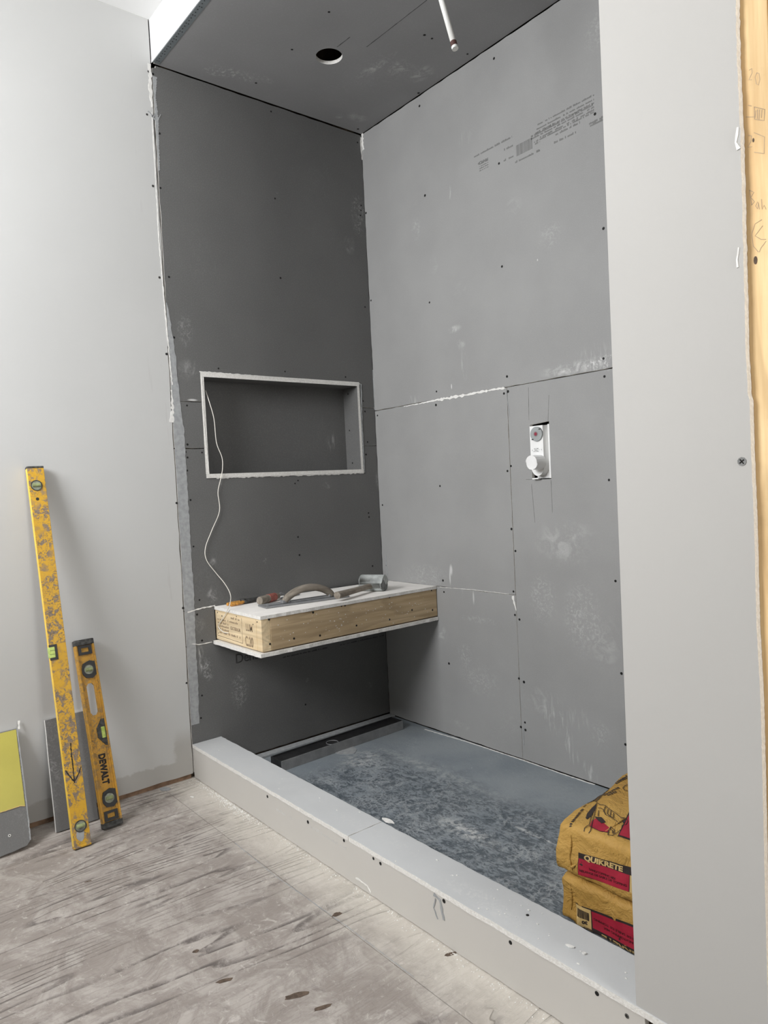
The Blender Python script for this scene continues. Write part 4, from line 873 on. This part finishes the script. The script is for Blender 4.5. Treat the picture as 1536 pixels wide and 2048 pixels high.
bm = bmesh.new(); prism(bm, Q, 'x', .0016, -.0002, 0, 1); link('yellow_face', bm, [M_YB, M_PTAN], ey)
R_ = [loc(x, y, MYi, 0) for x, y in ((0, 1625), (25, 1617), (40, 1612), (50, 1612))]; ribbon('torn_edge', R_, .0022, 'x', .0002, M_PTAN, ey, .002, .4)
yy, zz = loc(19, 1671, MYi, 0); ring('screw_hole_rim', yy, zz, .0022, .0040, -.0002, .0010, M_COMP, ey, 16); dsk('screw_hole', yy, zz, .0022, -.0002, .0006, M_BLK, ey, 12)
R_ = [loc(x, y, MYi, 0) for x, y in ((33, 1458), (36, 1480), (48, 1570), (57, 1650), (60, 1680))]; ribbon('pale_side_edge', [(a+.001, b) for a, b in R_], .0035, 'x', .0, M_COMPG, ey, .001, .4)
R_ = [loc(x, y, MYi, 0) for x, y in ((38, 1441), (38, 1458))]; ribbon('torn_paper', R_, .005, 'x', -.004, M_COMP, ey, .002, .4)
# ---- crumpled film by the wall foot
for i, (x, y, a, b) in enumerate(((330, 1578, .022, .014),)):
    flake('crumpled_film', *pZ(x, y, .002), .0005, a, b, .6, 'crumpled pale film scrap on the floor near the curb corner', M_COMPG, .004)
flake('plaster_flake', *pZ(384, 1594, 0), 0, .010, .004, .4, 'small pale flake on the plywood near the curb corner', M_COMP, .0012)
# ---- cement bags
def make_bag(name, c, hx, hy, hz, rz, seed, label, flat_top=0., tilt=0.):
    bm = bmesh.new(); nx, ny, nz = 44, 30, 14
    r = bmesh.ops.create_cube(bm, size=2)
    bmesh.ops.delete(bm, geom=list(bm.verts), context='VERTS')
    def surf(u, v, w):
        # rounded cross-section: square to superellipse
        m = max(abs(v), abs(w)); 
        if m > 0:
            n = 16; s = (abs(v/m)**n+abs(w/m)**n)**(1/n); v2, w2 = v/s, w/s
        else: v2, w2 = v, w
        e = max(0, abs(u)-.72)/.28; 
        w2 *= 1-.06*e**2.4; v2 *= 1-.025*e**3; u2 = u*(1-.018*(abs(w)**6))*(1-.01*abs(v)**6)
        p = Vector((u2*hx, v2*hy, w2*hz))
        q = p*9+Vector((seed, seed*2, 0)); d1 = noise.fractal(q, 1.0, 2.0, 4)*.0045
        q2 = Vector((p.x*16+seed, p.y*7, p.z*9)); ridge = (1-abs(noise.noise(q2)))**6*.006
        amp = 1+.5*e
        nrm = Vector((u**7, v**7, w**7)); nrm = nrm.normalized() if nrm.length > 1e-6 else Vector((0, 0, 1))
        bulge = .006*(1-u*u)*(1-v*v) if abs(w) > .99 else 0
        p += nrm*(d1*amp+ridge*(.5+e)*(1 if w > -.9 else 0))+Vector((0, 0, bulge*(1 if w > 0 else 0)))
        p.z += tilt*(v2+1)*.5*(1 if w2 > 0 else 0)*max(0, w2)
        if p.z < -hz: p.z = -hz
        if flat_top: p.z = min(p.z, flat_top)
        return p
    grid = {}
    def vert(i, j, k):
        if (i, j, k) not in grid: grid[(i, j, k)] = bm.verts.new(surf(-1+2*i/nx, -1+2*j/ny, -1+2*k/nz))
        return grid[(i, j, k)]
    for i in range(nx):
        for j in range(ny):
            bm.faces.new((vert(i, j, nz), vert(i+1, j, nz), vert(i+1, j+1, nz), vert(i, j+1, nz))); bm.faces.new((vert(i, j, 0), vert(i, j+1, 0), vert(i+1, j+1, 0), vert(i+1, j, 0)))
        for k in range(nz):
            bm.faces.new((vert(i, 0, k), vert(i+1, 0, k), vert(i+1, 0, k+1), vert(i, 0, k+1))); bm.faces.new((vert(i, ny, k), vert(i, ny, k+1), vert(i+1, ny, k+1), vert(i+1, ny, k)))
    for j in range(ny):
        for k in range(nz):
            bm.faces.new((vert(0, j, k), vert(0, j, k+1), vert(0, j+1, k+1), vert(0, j+1, k))); bm.faces.new((vert(nx, j, k), vert(nx, j+1, k), vert(nx, j+1, k+1), vert(nx, j, k+1)))
    M = Matrix.Translation(c) @ Matrix.Rotation(rz, 4, 'Z'); bm.transform(M); bmesh.ops.recalc_face_normals(bm, faces=bm.faces)
    bvh = BVHTree.FromBMesh(bm)
    e = empty(name, (0, 0, 0), label=label, cat='bag', group='cement bags stacked in the shower'); link('paper_sack', bm, M_PAP, e, True)
    return e, bvh
def decal(name, bm, bvh, d, off, mat, par, maxlen=.012, iters=4):
    """print on the sack: every point is laid onto the sack's skin along direction d"""
    for _ in range(iters):
        es = [e for e in bm.edges if e.calc_length() > maxlen]
        if not es: break
        bmesh.ops.subdivide_edges(bm, edges=es, cuts=1, use_grid_fill=False); bmesh.ops.triangulate(bm, faces=[f for f in bm.faces if len(f.verts) > 3])
    d = Vector(d).normalized(); bad = []
    for v in bm.verts:
        h, n, i, t = bvh.ray_cast(v.co-d*.3, d)
        if h is None: bad.append(v); continue
        v.co = h-d*off
    if bad: bmesh.ops.delete(bm, geom=bad, context='VERTS')
    return link(name, bm, mat, par)
def polybm(pts):
    bm = bmesh.new(); bm.faces.new([bm.verts.new(p) for p in pts]); bmesh.ops.triangulate(bm, faces=bm.faces); return bm
YF = -.70
xl_ = 1.490; hx = .285
up, bvu = make_bag('cement_bag', (xl_+hx, -.525, .1885), hx, .174, .0620, -.01, 3.1, 'upper brown paper cement bag, lettering upright, stacked inside the shower', tilt=.030)
lo, bvl = make_bag('cement_bag', (xl_+.002+hx, -.523, .0655), hx, .172, .0555, .01, 8.7, 'lower brown paper cement bag, lettering upside down, on the shower floor', flat_top=.0592, tilt=0)
DY = (0, 1, 0); DZ = (0, 0, -1)
def fp(x, y, yv=YF): return px(x, y, 1, yv)
C8 = lambda cx, cy: (1100+cx*.1237, 1660+cy*.1237)   # from the enlarged look at the labels
# upper bag side label
a, b, c, d = [fp(*C8(*p)) for p in ((455, 365), (1330, 620), (1330, 1020), (448, 725))]
xE = 1.90; sl = (b.z-a.z)/(b.x-a.x); sl2 = (c.z-d.z)/(c.x-d.x); ext = lambda p, s: Vector((xE, YF, p.z+s*(xE-p.x)))
decal('black_panel', polybm([d, ext(d, sl2), ext(a, sl), a]), bvu, DY, .0007, M_PBLK, up)
ri = fp(*C8(1275, 735)); rb = fp(*C8(1270, 1000)); a2, d2 = fp(*C8(462, 455)), fp(*C8(458, 718))
decal('red_panel', polybm([d2, rb, ri, a2]), bvu, DY, .0013, M_PRED, up)
a3 = fp(*C8(1283, 738)); d3 = fp(*C8(1283, 1005)); decal('tan_panel', polybm([d3, d3+Vector((.09, 0, 0)), a3+Vector((.09, 0, 0)), a3]), bvu, DY, .0013, M_PTAN, up)
t0_ = fp(*C8(548, 500)); t1_ = fp(*C8(1168, 700)); dx = (t1_-t0_); Lt = dx.length
def ptext(name, s, o_, xd, yd, height, length, mat, bvh, par, off, bold=.03, dd_=DY, sh=0):
    bm = text_bm(s, 1, bold); xs = [v.co.x for v in bm.verts]; ys = [v.co.y for v in bm.verts]; w_, h_ = max(xs)-min(xs), max(ys)-min(ys); x0_, y0_ = min(xs), min(ys)
    xd = Vector(xd).normalized(); yd = Vector(yd).normalized()
    for v in bm.verts: uu = (v.co.x-x0_)/w_*length; vv = (v.co.y-y0_)/h_*height; v.co = Vector(o_)+xd*(uu+sh*vv)+yd*vv
    return decal(name, bm, bvh, dd_, off, mat, par, .01, 3)
ptext('lettering', 'QUIKRETE', t0_, dx, (0, 0, 1), .0155, Lt, M_PTAN, bvu, up, .0019, .045, sh=.12)
p1, p2 = fp(*C8(625, 640)), fp(*C8(1060, 800)); ptext('lettering', 'SAND/TOPPING MIX', p1+Vector((0, 0, -.002)), p2-p1, (0, 0, 1), .0055, (p2-p1).length, M_PDRED, bvu, up, .0019, .03)
p1, p2 = fp(*C8(478, 660)), fp(*C8(1240, 915)); ptext('lettering', 'MELANGE DE SABLE DE TOPPING', p1+Vector((0, 0, -.001)), p2-p1, (0, 0, 1), .0055, (p2-p1).length, M_PDRED, bvu, up, .0019, .03)
bm = bmesh.new(); u = a3.x+.006
while u < a3.x+.05:
    wd = random.choice((.001, .0018, .0026)); f_ = [bm.verts.new(q) for q in (Vector((u, YF, d3.z+.008)), Vector((u+wd, YF, d3.z+.008)), Vector((u+wd, YF, d3.z+.028)), Vector((u, YF, d3.z+.028)))]; bm.faces.new(f_); u += wd+.0016
decal('barcode', bm, bvu, DY, .0019, M_PBLK, up, .05)
# lower bag side label (upside down)
a, d = fp(*C8(405, 1180)), fp(*C8(435, 1540)); b = fp(*C8(1350, 1555)); sl = (b.z-a.z)/(b.x-a.x); e_ = fp(*C8(440, 1600)); zz_ = max(.018, e_.z-.004)
decal('black_panel', polybm([Vector((a.x+.004, YF, zz_)), Vector((xE, YF, zz_)), Vector((xE, YF, a.z+sl*(xE-a.x))), a]), bvl, DY, .0007, M_PBLK, lo)
r0, r1 = fp(*C8(665, 1310)), fp(*C8(690, 1590)); zr = r1.z; decal('red_panel', polybm([Vector((r0.x+.002, YF, zr)), Vector((xE, YF, zr)), Vector((xE, YF, r0.z+sl*(xE-r0.x)-.001)), r0+Vector((0, 0, -.001))]), bvl, DY, .0013, M_PRED, lo)
b0_, b1_ = fp(*C8(412, 1192)), fp(*C8(440, 1520)); b2_ = fp(*C8(655, 1300)); decal('tan_panel', polybm([Vector((b0_.x+.003, YF, b1_.z)), Vector((b2_.x, YF, b1_.z-.003)), b2_, b0_]), bvl, DY, .0013, M_PTAN, lo)
bm = bmesh.new(); u, ue = fp(*C8(440, 1235)).x, fp(*C8(625, 1300)).x; zt_, zb_ = fp(*C8(440, 1245)).z-.001, fp(*C8(450, 1385)).z
while u < ue:
    wd = random.choice((.0009, .0013, .002)); f_ = [bm.verts.new(Vector(q)) for q in ((u, YF, zb_), (u+wd, YF, zb_), (u+wd, YF, zt_), (u, YF, zt_))]; bm.faces.new(f_); u += wd+random.choice((.0008, .0012))
decal('barcode', bm, bvl, DY, .0019, M_PBLK, lo, .05)
p1, p2 = fp(*C8(605, 1480)), fp(*C8(495, 1450)); ptext('lettering', '30', p1, p2-p1, (0, 0, -1), .0085, .015, M_PBLK, bvl, lo, .0019, .05)
p1 = Vector((r0.x+.150, YF, zr-.0015)); ptext('lettering', 'QUIKRETE', p1, (-1, 0, .0), (0, 0, -1), .0150, .125, M_PTAN, bvl, lo, .0019, .045, sh=.12)
ptext('lettering', 'SAND/TOPPING MIX', Vector((r0.x+.115, YF, r0.z-.024)), (-1, 0, 0), (0, 0, -1), .0055, .085, M_PDRED, bvl, lo, .0019, .03)
ptext('lettering', 'MELANGE DE SABLE DE TOPPING', Vector((r0.x+.145, YF, r0.z-.014)), (-1, 0, 0), (0, 0, -1), .0055, .14, M_PDRED, bvl, lo, .0019, .03)
# top print of the upper bag
ZB = .255
C9 = lambda cx, cy: px(1080+cx*.1367, 1540+cy*.1367, 2, ZB)
def tpoly(name, pts, mat, off=.0008): return decal(name, polybm([C9(*p) for p in pts]), bvu, DZ, off, mat, up)
def tline(pts, wd=.0016, name='outline', mat=M_PBLK, off=.0022):
    P = [C9(*p) for p in pts]; bm = bmesh.new()
    for a_, b_ in zip(P, P[1:]):
        t_ = (b_-a_); 
        if t_.length < 1e-5: continue
        t_.normalize(); n_ = Vector((-t_.y, t_.x, 0))*wd/2; bm.faces.new([bm.verts.new(q) for q in (a_-n_-t_*wd*.3, b_-n_+t_*wd*.3, b_+n_+t_*wd*.3, a_+n_-t_*wd*.3)])
    return decal(name, bm, bvu, DZ, off, mat, up, .01)
tpoly('crimson_panel_border', [(1330, 630), (1135, 975), (1500, 1090), (1650, 720)], M_PBLK); tpoly('crimson_panel', [(1345, 650), (1158, 965), (1500, 1070), (1640, 730)], M_PRED, .0015)
tpoly('printed_wheel', [(665, 700), (690, 630), (760, 570), (830, 525), (800, 610), (750, 690), (690, 728)], M_PBLK)
tpoly('printed_barrow', [(755, 750), (820, 720), (900, 770), (1020, 860), (990, 912), (880, 885), (725, 815)], M_PRED, .001)
tpoly('printed_shadow', [(800, 700), (900, 720), (960, 790), (900, 800), (850, 760)], M_PBLK, .0018)
tpoly('printed_head', [(1190, 770), (1235, 750), (1265, 780), (1250, 815), (1215, 820)], M_PBLK, .0018)
for pts in ([(605, 902), (740, 862), (805, 640), (830, 530)], [(605, 900), (650, 830), (720, 800), (770, 640)], [(830, 520), (880, 565), (960, 600), (1005, 632), (1100, 690), (1180, 750), (1262, 765), (1288, 800), (1262, 842), (1205, 845)],
            [(1205, 845), (1195, 895), (1140, 930), (1060, 962), (992, 945), (1010, 890), (1040, 850)], [(850, 600), (930, 640), (960, 700), (1040, 740), (1120, 790), (1160, 830)], [(960, 610), (930, 660)], [(1000, 640), (985, 690), (1050, 745)], [(1040, 660), (1030, 720)], [(1080, 690), (1070, 750)],
            [(860, 640), (850, 700)], [(720, 815), (880, 890), (990, 918), (1025, 870)], [(1040, 860), (1090, 900), (1080, 945)], [(1100, 820), (1160, 800), (1200, 820)], [(1020, 880), (1060, 900), (1060, 940)],
            [(1215, 375), (1250, 345), (1320, 330), (1400, 345), (1440, 380), (1400, 410), (1300, 420), (1240, 405), (1215, 375)]): tline(pts)
def trow(a, b, h, name='printed_text'):
    """a row of small print on the sack top"""
    A_, B_ = C9(*a), C9(*b); t_ = (B_-A_); L_ = t_.length; t_.normalize(); n_ = Vector((-t_.y, t_.x, 0)); u = 0; bm = bmesh.new()
    while u < L_:
        w_ = h*random.uniform(.35, .7)
        if random.random() > .12: bm.faces.new([bm.verts.new(q) for q in (A_+t_*u, A_+t_*(u+w_), A_+t_*(u+w_)+n_*h*random.choice((.8, 1)), A_+t_*u+n_*h)])
        u += w_+h*.22
    o = decal(name, bm, bvu, DZ, .0016, M_PBLK, up, .05); o['kind'] = 'stuff'; return o
for a_, b_, h_ in (((640, 552), (1060, 232), .003), ((740, 495), (1040, 285), .004), ((790, 480), (1060, 300), .0045), ((830, 500), (1010, 330), .005), ((1070, 310), (1300, 185), .012), ((1130, 290), (1320, 215), .010), ((950, 430), (1160, 375), .009), ((1010, 455), (1130, 420), .009), ((455, 765), (640, 585), .006)): trow(a_, b_, h_)
# crimped sack end: folded pleats and a raised back corner
bm = bmesh.new()
for k in range(9):
    a_ = C9(1185+k*14, 95+k*2); 
    p_ = [a_+Vector((0, 0, .0)), a_+Vector((.003, .002, .0)), a_+Vector((.006, -.03, 0)), a_+Vector((.002, -.03, 0))]; bm.faces.new([bm.verts.new(q) for q in p_])
decal('printed_pleats', bm, bvu, DZ, .002, M_PBLK, up, .05)
def flap(name, pts, par, th=.003):
    bm = bmesh.new(); f_ = bm.faces.new([bm.verts.new(Vector(p)) for p in pts]); r = bmesh.ops.extrude_face_region(bm, geom=[f_]); f_.normal_update()
    for v in r['geom']:
        if isinstance(v, bmesh.types.BMVert): v.co += f_.normal*th
    bmesh.ops.recalc_face_normals(bm, faces=bm.faces); es = [e for e in bm.edges]; bmesh.ops.bevel(bm, geom=es, offset=th*.3, segments=1, affect='EDGES'); return link(name, bm, M_PAP, par)
def crease(name, pts, r_, bvh, par, d=DY):
    """raised paper fold: a soft ridge hugging the sack"""
    P = []
    for x, y in pts:
        v = px(x, y, 1, YF-.02); h, n, i, t = bvh.ray_cast(v-Vector(d)*.2, Vector(d))
        if h is None: h, n, i, t = bvh.find_nearest(px(x, y, 1, YF+.01))
        P.append(h)
    return tube(name, P, lambda t: (r_*(.3+.7*math.sin(PI*t)), r_*(.3+.7*math.sin(PI*t))), M_PAP, par, 8, 4)
crease('paper_fold', [(1126, 1662), (1130, 1690), (1129, 1720), (1134, 1748)], .004, bvu, up)
crease('paper_fold', [(1124, 1725), (1132, 1740), (1142, 1735)], .004, bvu, up)
crease('paper_fold', [(1187, 1690), (1192, 1672), (1200, 1655)], .0035, bvu, up)
crease('paper_fold', [(1215, 1715), (1222, 1695)], .003, bvu, up)
crease('paper_fold', [(1128, 1775), (1131, 1800), (1130, 1828)], .0035, bvl, lo)
crease('paper_fold', [(1193, 1812), (1198, 1795), (1206, 1782)], .0035, bvl, lo)
crease('paper_fold', [(1222, 1808), (1224, 1790)], .003, bvl, lo)
